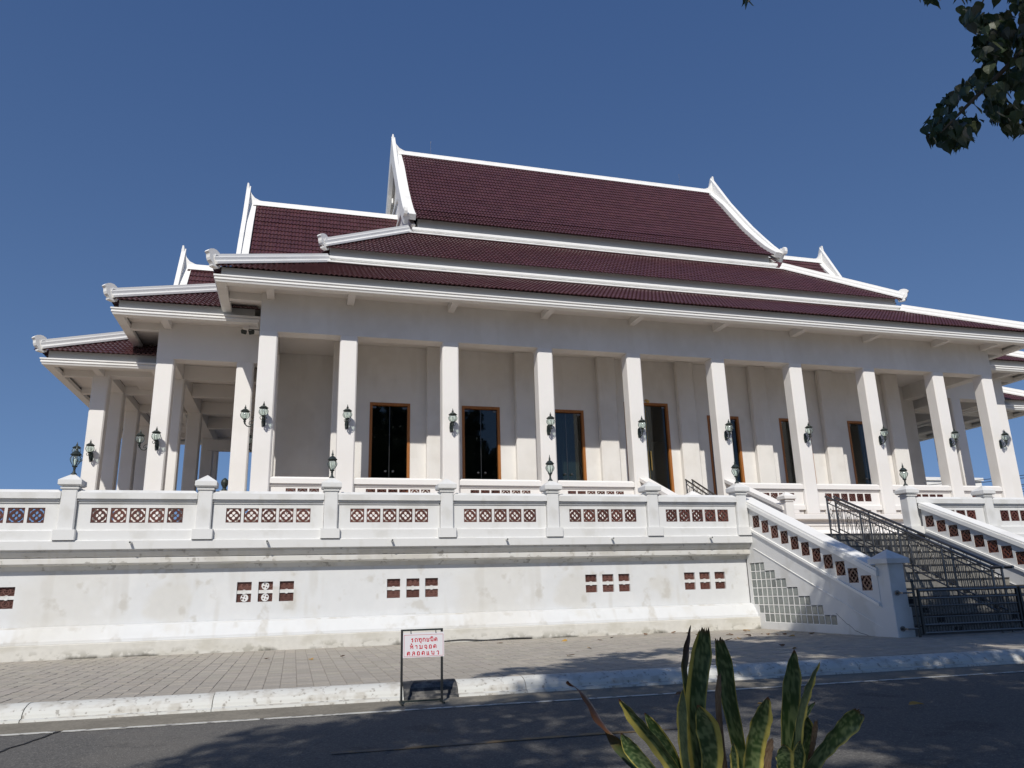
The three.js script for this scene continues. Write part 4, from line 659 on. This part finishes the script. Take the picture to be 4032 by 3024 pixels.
// ---------- sign ----------
{
  const t = thing('no_parking_sign', 'small white board with red Thai lettering on a steel frame by the kerb', 'sign', [1.47, -.15, 8.28]); t.rotation.y = -.03;
  const f = (a, b, w = .025) => mb().beam(a, b, w, w);
  for (const s of [-1, 1]) { f([s * .232, 0, 0], [s * .232, .81, 0]).build('leg', M.steelDark, t); f([s * .232, .012, -.17], [s * .232, .012, .17], .024).build('foot', M.iron, t); }
  f([-.22, .80, 0], [.22, .80, 0], .02).build('top_bar', M.iron, t); f([-.22, .03, 0], [.22, .03, 0], .02).build('bottom_bar', M.iron, t);
  const cv = document.createElement('canvas'); cv.width = 960; cv.height = 544; const c = cv.getContext('2d');
  c.fillStyle = '#e4e2e4'; c.fillRect(0, 0, 960, 544); c.strokeStyle = '#c0303a'; c.lineWidth = 7; c.strokeRect(26, 50, 908, 470);
  c.lineCap = 'butt'; c.lineJoin = 'round'; c.strokeStyle = '#c21a2c';
  // each letter: strokes in a 10 x 10 box (y down), 'o' marks a loop
  const G = { 'ร': ['M3 3 Q5 0 8 2', 'M3 3 Q7 3.5 7 5 L7 8', 'o6.2 9'], 'ถ': ['M2.2 5 Q1 1 5 .8 Q9 1 8.6 5 L8.6 10', 'M2.2 5 L3.2 6 L2.6 8', 'o3.2 9'], 'ท': ['o2.2 1.6', 'M3.1 2 L3.1 10', 'M3.1 6 Q5 1 8 1 Q8.8 1.4 8.6 4 L8.6 10'], 'ก': ['M2.4 10 L2.4 5 L3.2 4 L2 3 Q3 .6 5.4 .8 Q8.8 1 8.6 5 L8.6 10'], 'ช': ['o2.4 2', 'M3.2 2.6 L2.6 6 L2.6 9.6 L7.6 9.6 L7.6 4 L6.4 3', 'M6.4 3 Q8.4 3 9.4 .6'], 'น': ['o2 1.6', 'M2.9 2 L2.9 9.4', 'M2.9 8.6 Q5 8.4 7.4 9.4', 'o8 8.8', 'M8.4 .8 L8.4 8'], 'ด': ['M3 9.8 Q1 6 2.4 3 Q3.6 .8 5.6 .8 Q8.8 1 8.6 5 L8.6 10', 'o4.6 5.4', 'M4.4 6.4 L3 9.6'], 'ต': ['M3 9.8 Q1 6 2.4 3 Q3 1 4.6 .9 L5.6 1.9 L6.6 .9 Q8.8 1.2 8.6 5 L8.6 10', 'o4.6 5.4', 'M4.4 6.4 L3 9.6'], 'ห': ['o2.2 1.6', 'M3.1 2 L3.1 10', 'M3.1 6.4 L7 2.6', 'o7.6 1.8', 'M7 3 Q8.8 4 8.6 6 L8.6 10'], 'า': ['M2.6 3 Q4 .6 6 1 Q7.4 1.6 7.2 4 L7.2 10'], 'ม': ['o2.2 1.6', 'M3.1 2 L3.1 8.4', 'o2.4 9', 'M3.4 8.8 L8.6 9.6', 'M8.6 .8 L8.6 10'], 'จ': ['M2 3 Q4 .4 6.6 1 Q8.8 2 8.6 5 L8.6 10 L7 10 L4.8 7', 'o3.6 6'], 'อ': ['o3.4 4.2', 'M2.6 4.6 L2.6 9.4 L8.6 9.4 L8.6 4 Q8.4 .8 5.6 .8 Q3.6 .8 2.2 2.4'], 'ล': ['M2.4 3 Q4 .6 6 .8 Q8.8 1 8.6 5 L8.6 10', 'M8.6 5 Q5 3.6 3.4 6 L2.6 8', 'o3 9'], 'แ': ['M2.4 .8 L2.4 9', 'o3.2 9', 'M6.6 .8 L6.6 9', 'o7.4 9'], 'ว': ['M2.6 3 Q4 .6 6 .8 Q8 1.4 7.8 5 L7.8 8', 'o7 9'] };
  const stroke = (d, ox, oy, s) => { if (d[0] === 'o') { const [x, y] = d.slice(1).split(' ').map(Number); c.beginPath(); c.arc(ox + x * s, oy + y * s, .75 * s, 0, 7); c.stroke(); return; }
    c.beginPath(); let k = d.split(/(?=[MLQ])/).map(q => [q[0], ...q.slice(1).trim().split(/ +/).map(Number)]); for (const [o, a, b, e, g] of k) { if (o === 'M') c.moveTo(ox + a * s, oy + b * s); else if (o === 'L') c.lineTo(ox + a * s, oy + b * s); else c.quadraticCurveTo(ox + a * s, oy + b * s, ox + e * s, oy + g * s); } c.stroke(); };
  const line = (w, cx, y, s, adv) => { const L = [...w].filter(q => !'ุิ้'.includes(q)).length; let x = cx - L * adv / 2, px = x; c.lineWidth = 20;
    for (const q of w) { if (q === 'ุ') { stroke('o7.4 11.8', px, y, s * .9); stroke('M8 11.8 L8.2 14.4', px, y, s); continue; } if (q === 'ิ') { stroke('M1.5 -.8 Q4.6 -4 8.4 -.8 Z'.replace(' Z', ''), px, y, s); stroke('M1.5 -.8 L8.4 -.8', px, y, s); continue; } if (q === '้') { stroke('M3 -3.6 Q4.6 -4.6 5 -3 L4 -1.4 L7 -3.4', px, y, s); continue; } c.lineWidth = 19; for (const d of G[q]) stroke(d, x, y, s); px = x; x += adv; } };
  line('รถทุกชนิด', 490, 122, 8.2, 118 * .78); line('ห้ามจอด', 480, 274, 8.4, 108); line('ตลอดแนว', 480, 412, 8.4, 113);
  const tx = new THREE.CanvasTexture(cv); tx.colorSpace = THREE.SRGBColorSpace;
  const pm = std({ map: tx, roughness: .35 });
  const b = new THREE.BoxGeometry(.478, .272, .006); const m = piece('sign_board', b, [M.trim, M.trim, M.trim, M.trim, pm, M.trim], t, .018, .635, .018);
  for (const x of [-.13, .16]) mb().bar([x, .80, .0], [x, .762, .024], .006, 6).build('wire_tie', M.steel, t);
}

// ---------- snake plant ----------
camera.updateMatrixWorld(true);
const PX = 2995.9, at = (x, y, d) => V((x - 2016) / PX * d, -(y - 1512) / PX * d, -d).applyMatrix4(camera.matrixWorld); // photo pixel and distance to a point
{
  const t = thing('snake_plant', 'clump of upright snake plant leaves with yellow margins in front of the road', 'plant');
  const green = [.032, .066, .018], pale = [.14, .185, .075], yel = [.50, .42, .09], brown = [.12, .05, .022], dry = [.26, .2, .13];
  // points run from tip to foot in the plant's own plane; w half width, m yellow share left/right, kind
  const leaves = [
    [[[50, 450], [150, 535], [245, 690], [330, 800], [470, 960], [640, 1200]], 42, .0, .0, 'b', .02, .5], [[[372, 553], [480, 700], [620, 870], [760, 1080], [860, 1300]], 44, .62, .12, 'g', .05, .3], [[[533, 640], [600, 745], [690, 870], [770, 1050], [860, 1300]], 34, .1, .2, 'g', -.03, -.2], [[[385, 765], [450, 870], [560, 1000], [700, 1180], [820, 1350]], 42, .06, .1, 'g', .09, .2],
    [[[822, 95], [795, 240], [782, 400], [825, 680], [850, 1000], [900, 1350]], 21, .3, .0, 'd', -.06, 1.0], [[[905, 118], [885, 300], [858, 500], [850, 760], [880, 1050], [920, 1350]], 60, .42, .06, 'c', 0, .15], [[[772, 495], [768, 700], [785, 950], [860, 1350]], 34, .25, .25, 'p', .03, .5], [[[862, 590], [925, 740], [955, 900], [945, 1100], [950, 1350]], 66, .08, .42, 'g', .1, -.25],
    [[[998, 178], [1032, 350], [1058, 550], [1110, 800], [1150, 1050], [1130, 1350]], 46, .1, .08, 'c', -.02, .1], [[[1000, 400], [992, 560], [1010, 800], [1040, 1050], [1050, 1350]], 17, 0, 0, 'y', .04, .4], [[[1302, 540], [1262, 700], [1225, 860], [1200, 1050], [1150, 1350]], 74, .2, .25, 'g', .06, -.1], [[[1464, 245], [1456, 400], [1442, 640], [1440, 900], [1450, 1100], [1380, 1350]], 56, .1, .12, 'g', 0, .05],
    [[[1625, 325], [1572, 450], [1535, 560], [1500, 720], [1480, 950], [1400, 1350]], 32, .06, .2, 'p', .04, -.5], [[[1597, 572], [1540, 640], [1495, 715], [1450, 950], [1390, 1350]], 17, .1, .1, 'g', .02, .2], [[[1540, 650], [1556, 760], [1540, 880], [1495, 1060], [1400, 1350]], 38, .25, .5, 'g', -.05, .3], [[[1878, 630], [1790, 735], [1680, 850], [1560, 1010], [1430, 1300]], 62, .05, .08, 'c', .05, -.1],
    [[[1395, 838], [1408, 930], [1410, 1060], [1350, 1350]], 54, .16, .2, 'g', .12, 0], [[[1322, 800], [1305, 900], [1290, 1080], [1250, 1350]], 20, 0, 0, 'y', .08, .3], [[[1085, 830], [1092, 930], [1100, 1060], [1100, 1350]], 24, .5, .5, 'g', .12, 0], [[[1602, 690], [1586, 800], [1565, 920], [1420, 1350]], 15, 0, 0, 'y', 0, .4], [[[1500, 815], [1492, 930], [1470, 1080], [1400, 1350]], 34, .3, .3, 'g', .1, .2], [[[960, 690], [985, 800], [1010, 960], [1060, 1350]], 30, .3, .1, 'p', .0, .3]];
  const up = V(0, 1, 0), toCam = V(0, 0, 1).transformDirection(camera.matrixWorld), side = V(1, 0, 0).transformDirection(camera.matrixWorld);
  const lm = new THREE.MeshPhysicalMaterial({ vertexColors: true, roughness: .42, side: THREE.DoubleSide, clearcoat: .15, clearcoatRoughness: .4 });
  leaves.forEach(([pts, w, ml, mr, kind, dz, yaw], li) => {
    const C = new THREE.CatmullRomCurve3(pts.map(([x, y]) => at(2200 + x * .6329, 2400 + y * .6329, 2.55 - dz))), NL = 44, NW = 12, U = 2.55 * .6329 / PX, pos = [], col = [], idx = [];
    const s0 = rr(0, 50);
    for (let i = 0; i <= NL; i++) { const tt = i / NL, P = C.getPoint(tt), T = C.getTangent(tt); let S = T.clone().cross(toCam).normalize(); if (S.dot(side) < 0) S.negate(); const N = S.clone().cross(T).normalize(); if (N.dot(toCam) < 0) N.negate();
      const a = yaw + (kind === 'b' ? 1.6 * Math.sin(tt * 5) : .25 * Math.sin(tt * 3 + li)), S2 = S.clone().multiplyScalar(Math.cos(a)).addScaledVector(N, Math.sin(a)), N2 = N.clone().multiplyScalar(Math.cos(a)).addScaledVector(S, -Math.sin(a));
      const blunt = kind === 'c' || kind === 'y', prof = Math.min(1, blunt ? .5 + tt * 3 : kind === 'b' ? .25 + tt * 1.4 : Math.pow(tt * 4.2, .72)) * (1 - .35 * tt * tt);
      for (let j = 0; j <= NW; j++) { const u = j / NW * 2 - 1, ww = w * U * prof, q = P.clone().addScaledVector(S2, u * ww * 1.12).addScaledVector(N2, -(1 - u * u) * ww * .42 + .006 * Math.sin(tt * 40 + u * 6) * (Math.abs(u) > .85 ? .4 : .1)); if (blunt && i === 0) q.addScaledVector(T, (hash(j, li, 3) - .3) * .022); pos.push(q.x, q.y, q.z);
        const nb = fbm((u * .045 + .5 + .02 * Math.sin(u * 7)) % 1, (tt * .55 + s0) % 1, 64, 3, 300 + li), nn = hash(i, j, li); let c = mixc(green, pale, sst(.46, .6, nb)); const e = (u + 1) / 2;
        if (kind === 'p') c = mixc(c, [.13, .16, .09], .6); if (e < ml * .5 || e > 1 - mr * .5) c = mixc(yel, [.44, .37, .10], nn * .5);
        if (kind === 'b') c = mixc(brown, green, sst(.45, .8, tt + .2 * (nb - .5))); if (kind === 'd') c = mixc([.06, .03, .02], c, sst(.2, .55, tt)); if (kind === 'y') c = mixc(dry, brown, nb); if (kind === 'c' && tt < .05) c = mixc(brown, c, tt / .05); if (kind === 'g' && tt < .03) c = brown;
        col.push(c[0] * (.9 + .2 * nn), c[1] * (.9 + .2 * nn), c[2] * (.9 + .2 * nn)); } }
    for (let i = 0; i < NL; i++) for (let j = 0; j < NW; j++) { const k = i * (NW + 1) + j; idx.push(k, k + 1, k + NW + 2, k, k + NW + 2, k + NW + 1); }
    const g = new THREE.BufferGeometry(); g.setAttribute('position', new THREE.Float32BufferAttribute(pos, 3)); g.setAttribute('color', new THREE.Float32BufferAttribute(col, 3)); g.setIndex(idx); g.computeVertexNormals();
    const m = piece('leaf', g, lm, t); if (kind === 'b') m.userData.label = 'curled brown dying leaf'; if (kind === 'y') m.userData.label = 'dry withered leaf stump';
  });
  const c = at(2900, 3250, 2.5), p = thing('planter', 'low concrete planting trough holding the snake plant', 'planter', [c.x, -.15, c.z]);
  mb().ring(-.55, .55, -.3, .3, [[0, 0], [0, .34], [-.07, .34], [-.07, 0]]).build('trough', M.concrete, p); mb().box(-.478, .478, .02, .30, -.228, .228).build('soil', M.soil, p);
}

// ---------- tree ----------
const LEAF = (() => { // heart shaped leaf with a drip tip, stalk end at the origin, hanging along -y
  const o = [[0, 0], [.22, .10], [.42, .02], [.48, -.22], [.36, -.52], [.16, -.78], [.03, -1.0], [0, -1.22]], v = [], f = [];
  for (const [x, y] of o) v.push([0, y, -.03 - .06 * Math.abs(y)]); for (const [x, y] of o.slice(1, 7)) v.push([x, y, .1 * x]); for (const [x, y] of o.slice(1, 7)) v.push([-x, y, .1 * x]);
  for (let i = 0; i < 7; i++) { const a = i, b = i + 1; const r0 = i ? 7 + i : 0, r1 = i < 6 ? 8 + i : 7, l0 = i ? 13 + i : 0, l1 = i < 6 ? 14 + i : 7; f.push([a, b, r1, r0].filter((q, k, s) => s.indexOf(q) === k), [a, l0, l1, b].filter((q, k, s) => s.indexOf(q) === k)); }
  return mb().poly(v, f.filter(q => q.length > 2)).geo();
})();
{
  const t = thing('fig_tree', 'shady tree with heart shaped leaves hanging in from the upper right', 'tree');
  const limb = (pts, r0, r1, name = 'branch') => { const C = new THREE.CatmullRomCurve3(pts.map(p => V(...p))), n = 24, k = 9, v = [], f = [], fr = C.computeFrenetFrames(n); for (let i = 0; i <= n; i++) { const P = C.getPoint(i / n), r = lerp(r0, r1, i / n); for (let j = 0; j < k; j++) { const a = j / k * 2 * Math.PI; v.push(P.clone().addScaledVector(fr.normals[i], r * Math.cos(a)).addScaledVector(fr.binormals[i], r * Math.sin(a)).toArray()); } } for (let i = 0; i < n; i++) for (let j = 0; j < k; j++) { const l = (j + 1) % k; f.push([i * k + j, i * k + l, (i + 1) * k + l, (i + 1) * k + j]); } return mb().poly(v, f).build(name, M.bark, t); };
  limb([[11.2, -.3, 22.5], [11.0, 2.5, 22.3], [10.6, 5.5, 21.8], [10.2, 8.2, 21.2]], .55, .36, 'trunk');
  const S = h => V(-.42 * h, h, h);
  // the drooping branch in view
  limb([[10.3, 7.6, 21.3], [9.0, 8.0, 18.4], [7.4, 7.2, 15.8], [6.2, 6.1, 14.4], [5.5, 5.2, 13.75], [5.0, 4.7, 13.5], [4.75, 4.45, 13.4]], .06, .005);
  limb([[7.4, 7.2, 15.8], [6.4, 6.5, 14.5], [5.4, 5.9, 13.8], [5.2, 5.65, 13.7], [5.12, 5.5, 13.66]], .025, .004); limb([[8.2, 7.7, 17], [6, 7.2, 15.0], [4.2, 6.2, 13.7], [3.4, 5.65, 13.3], [3.25, 5.5, 13.25]], .025, .004);
  limb([[6.2, 6.1, 14.4], [5.7, 5.5, 13.9], [5.45, 5.0, 13.75], [5.4, 4.5, 13.7]], .018, .004);
  const zones = [[[1700, -60], [2260, -60], [2260, 1020], [2110, 1060], [2000, 960], [1900, 900], [1800, 1060], [1700, 1150], [1560, 1140], [1430, 1060], [1420, 1010], [1530, 870], [1640, 740], [1760, 650], [1850, 560], [1840, 300], [1760, 180], [1690, 60]], [[1380, -60], [1600, -60], [1580, 60], [1440, 40]], [[20, -70], [190, -70], [150, 70], [70, 50]]];
  const inside = (x, y, p) => { let c = false; for (let i = 0, j = p.length - 1; i < p.length; j = i++) if ((p[i][1] > y) !== (p[j][1] > y) && x < (p[j][0] - p[i][0]) * (y - p[i][1]) / (p[j][1] - p[i][1]) + p[i][0]) c = !c; return c; };
  const lm = [M.leaf, M.leaf, M.leaf, M.leafPale, M.leaf, M.leafGrey];
  let n = 0; const O = new THREE.Object3D();
  const pose = (o, P, s) => { o.position.copy(P); o.rotation.set(rr(-.7, .7), rr(0, 6.3), rr(-.5, .5), 'YXZ'); o.scale.setScalar(s); };
  for (const [zi, count] of [[1, 12], [2, 9], [0, 278]]) { const z = zones[zi]; let k = 0; while (k < count) { const x = rr(0, 2260), y = rr(-70, 1150); if (!inside(x, y, z)) continue; const hole = fbm((x / 2300 + 1) % 1, ((y + 100) / 2300 + 1) % 1, 16, 2, 401); if (zi === 0 && hole < .38 && rnd() < .8) continue; k++;
    const m = new THREE.Mesh(LEAF, lm[Math.floor(rnd() * 6)]); m.name = 'leaf'; m.castShadow = m.receiveShadow = true; pose(m, at(2900 + x * .5118, (y - 40) * .5118, rr(5.6, 6.7)), rr(.065, .105)); t.add(m); n++; } }
  const more = []; { let k = 0; while (k < 430) { const x = rr(0, 2260), y = rr(-70, 1150); if (!inside(x, y, zones[0])) continue; const hole = fbm((x / 2300 + 1) % 1, ((y + 100) / 2300 + 1) % 1, 16, 2, 401); if (hole < .38) continue; k++; more.push([at(2900 + x * .5118, (y - 40) * .5118, rr(5.9, 6.9)), rr(.065, .11)]); } }
  // the crown overhead, out of the picture: clumps of leaves that shade the road, footway and stair
  const zb = x => { const k = [[-6, 15], [-2.5, 12.6], [-1.1, 10.7], [-.3, 9.2], [.4, 8.4], [1.9, 7.5], [3.1, 6.3], [5, 4.6], [7, 2.9], [9.4, 2.0], [11, 1.2], [12.5, .6], [14, 1.2], [17, 1.9], [30, 3]]; for (let i = 1; i < k.length; i++) if (x < k[i][0]) return lerp(k[i - 1][1], k[i][1], (x - k[i - 1][0]) / (k[i][0] - k[i - 1][0])); return 3; };
  const list = [], inv = camera.matrixWorldInverse.copy(camera.matrixWorld).invert(), q = V();
  const seen = (P, r) => { q.copy(P).applyMatrix4(inv); if (q.z > r) return false; const d = Math.max(.3, -q.z); return Math.abs(q.x) < d * .68 + r * 1.3 && Math.abs(q.y) < d * .51 + r * 1.25; };
  let guard = 0; const cl = [];
  while (cl.length < 1050 && guard++ < 24000) { const far = cl.length > 640, near = cl.length > 560 && !far, x = near ? rr(10, 17.5) : rr(-6, 23), z = near ? rr(.6, 7) : far ? rr(11, 17) : rr(0, 19), e = z - zb(x); if (e < (near ? .7 : .45)) continue; if ((x - 1.4) ** 2 + (z - 14.6) ** 2 < 1.3 && rnd() < .5) continue; if (fbm((x / 28 + 1) % 1, (z / 28 + 1) % 1, 8, 2, 411) < .33 && e < 3 && !near) continue; let h = rr(far ? 11 : 8, far ? 19.5 : 12.5), r = rr(.5, .95); if (e < 1.4) r = rr(.3, .55);
    let P; for (let k = 0; k < 12; k++) { P = V(x, 0, z).add(S(h)); if (!seen(P, r + .15)) break; h += .7; P = null; } if (!P || P.y > 20.5 || (far && (P.x < 1 || P.x > 16))) continue; cl.push([P, r]); }
  for (const [P, r] of cl) { const k = Math.round(300 * (r / .8) ** 2); for (let i = 0; i < k; i++) { const a = rr(0, 6.283), c = rr(-1, 1), s = Math.sqrt(1 - c * c), R = r * Math.cbrt(rnd()); list.push([V(P.x + R * s * Math.cos(a), P.y + R * c * .7, P.z + R * s * Math.sin(a)), rr(.11, .17)]); } }
  for (let i = 0; i < 60; i++) { const [P] = cl[i * 7 % cl.length]; limb([[10.2, 8.2, 21.2], [lerp(10.2, P.x, .45), lerp(8.2, P.y, .55), lerp(21.2, P.z, .4)], [P.x, P.y, P.z]], .09, .012); }
  list.push(...more);
  const crown = new THREE.InstancedMesh(LEAF, M.leaf, list.length), col = new THREE.Color();
  list.forEach(([P, s], i) => { pose(O, P, s); O.updateMatrix(); crown.setMatrixAt(i, O.matrix); crown.setColorAt(i, col.setRGB(rr(.8, 1.3), rr(.85, 1.2), rr(.7, 1.2))); });
  crown.name = 'crown'; crown.castShadow = crown.receiveShadow = true; crown.userData.kind = 'stuff'; t.add(crown);
}
{ // fallen leaves
  const spots = []; for (let i = 0; i < 26; i++) spots.push([rr(8.2, 12.6), rr(.15, 1) ** 1.6 * 3.4 + .12]); for (let i = 0; i < 9; i++) spots.push([rr(2, 9), rr(.3, 6.5)]); spots.push([.35, 3.1], [.9, 2.9], [-.4, 2.6], [6.3, 1.6], [6.9, 1.0], [4.3, 1.2]);
  for (let i = 0; i < 5; i++) spots.push([rr(3, 9), rr(8.6, 11)]);
  let first; spots.forEach(([x, z], i) => { if (x > 11.2 && z < 4.8) return; const m = first ? first.clone() : new THREE.Mesh(LEAF, M.litterA); first ??= m; m.material = rnd() < .55 ? M.litterB : M.litterA; m.castShadow = m.receiveShadow = true; m.name = numbered('fallen_leaf'); m.position.set(x, (z > kz(x) ? -.14 : 0) + .022, z); m.rotation.set(-Math.PI / 2 + rr(-.35, .35), rr(-.3, .3), rr(0, 6.3)); m.scale.setScalar(rr(.08, .13)); scene.add(m); const yl = m.material === M.litterA; tag(m, z > kz(x) ? 'dry fallen leaf lying on the asphalt road' : yl ? 'yellow fallen leaf lying on the footway paving' : 'brown fallen leaf lying on the footway paving', 'fallen leaf', z > kz(x) ? 'dry leaves on the road' : yl ? 'yellow leaves on the paving' : 'brown leaves on the paving'); });
}

// ---------- beyond the hall ----------
{
  const b = thing('white_building', 'plain white building far beyond the right end of the colonnade', 'building', [68, 0, -64]);
  mb().box(-14, 14, 0, 12.8, -8, 6).build('wall', M.trim, b); mb().ring(-14.2, 14.2, -8.2, 6.2, [[0, 12.81], [0, 13.2], [-.5, 13.2], [-.5, 12.81]]).build('parapet', M.trim, b);
  for (let i = 0; i < 6; i++) mb().box(-12 + i * 4.2, -10.4 + i * 4.2, 3, 5.2, 6.001, 6.06).build('window', M.dark, b);
  const h = thing('red_roof_house', 'house with a dark red roof far off at the right edge', 'house', [77, 0, -40]);
  mb().box(-6, 6, 0, 6.4, -5, 5).build('wall', M.hall, h); mb().px([[-5.8, 6.2], [5.8, 6.2], [0, 8.6]], -7, 7).build('roof', M.clay, h); mb().box(-1, .2, 0, 2.1, 5.001, 5.06).build('door', M.wood, h);
  const p = thing('utility_pole', 'concrete utility pole beyond the right edge carrying the overhead wires', 'utility pole', [72, 0, -27]);
  mb().lathe([[.2, 0], [.13, 11.5], [0, 11.5]], 0, 0, 0, 12).build('mast', M.concrete, p); mb().box(-.9, .9, 10.6, 10.75, -.06, .06).box(-.7, .7, 8.3, 8.42, -.06, .06).build('crossarm', M.concrete, p);
  [[9.55, 10.8], [9.35, 10.55], [8.9, 9.95], [8.78, 9.8], [8.45, 9.3], [7.9, 8.4], [8.6, 9.5]].forEach(([a, c], i) => { const w = mb(), pts = []; for (let k = 0; k <= 10; k++) { const t = k / 10; pts.push([lerp(40, 72, t), lerp(a - 1.2, c, t) - 1.1 * 4 * t * (1 - t) * .4, lerp(-39, -27, t) + i * .12]); } const m = w.tube(pts, .028, 5, 24).build('overhead_wire', M.dark, null); m.name = numbered('overhead_wire'); tag(m, `dark overhead wire beyond the right end of the hall, ${['highest', 'second', 'third', 'fourth', 'fifth', 'lowest', 'middle'][i]} of the bundle`, 'wire', 'overhead wires on the utility pole'); });
}

renderer.render(scene, camera);
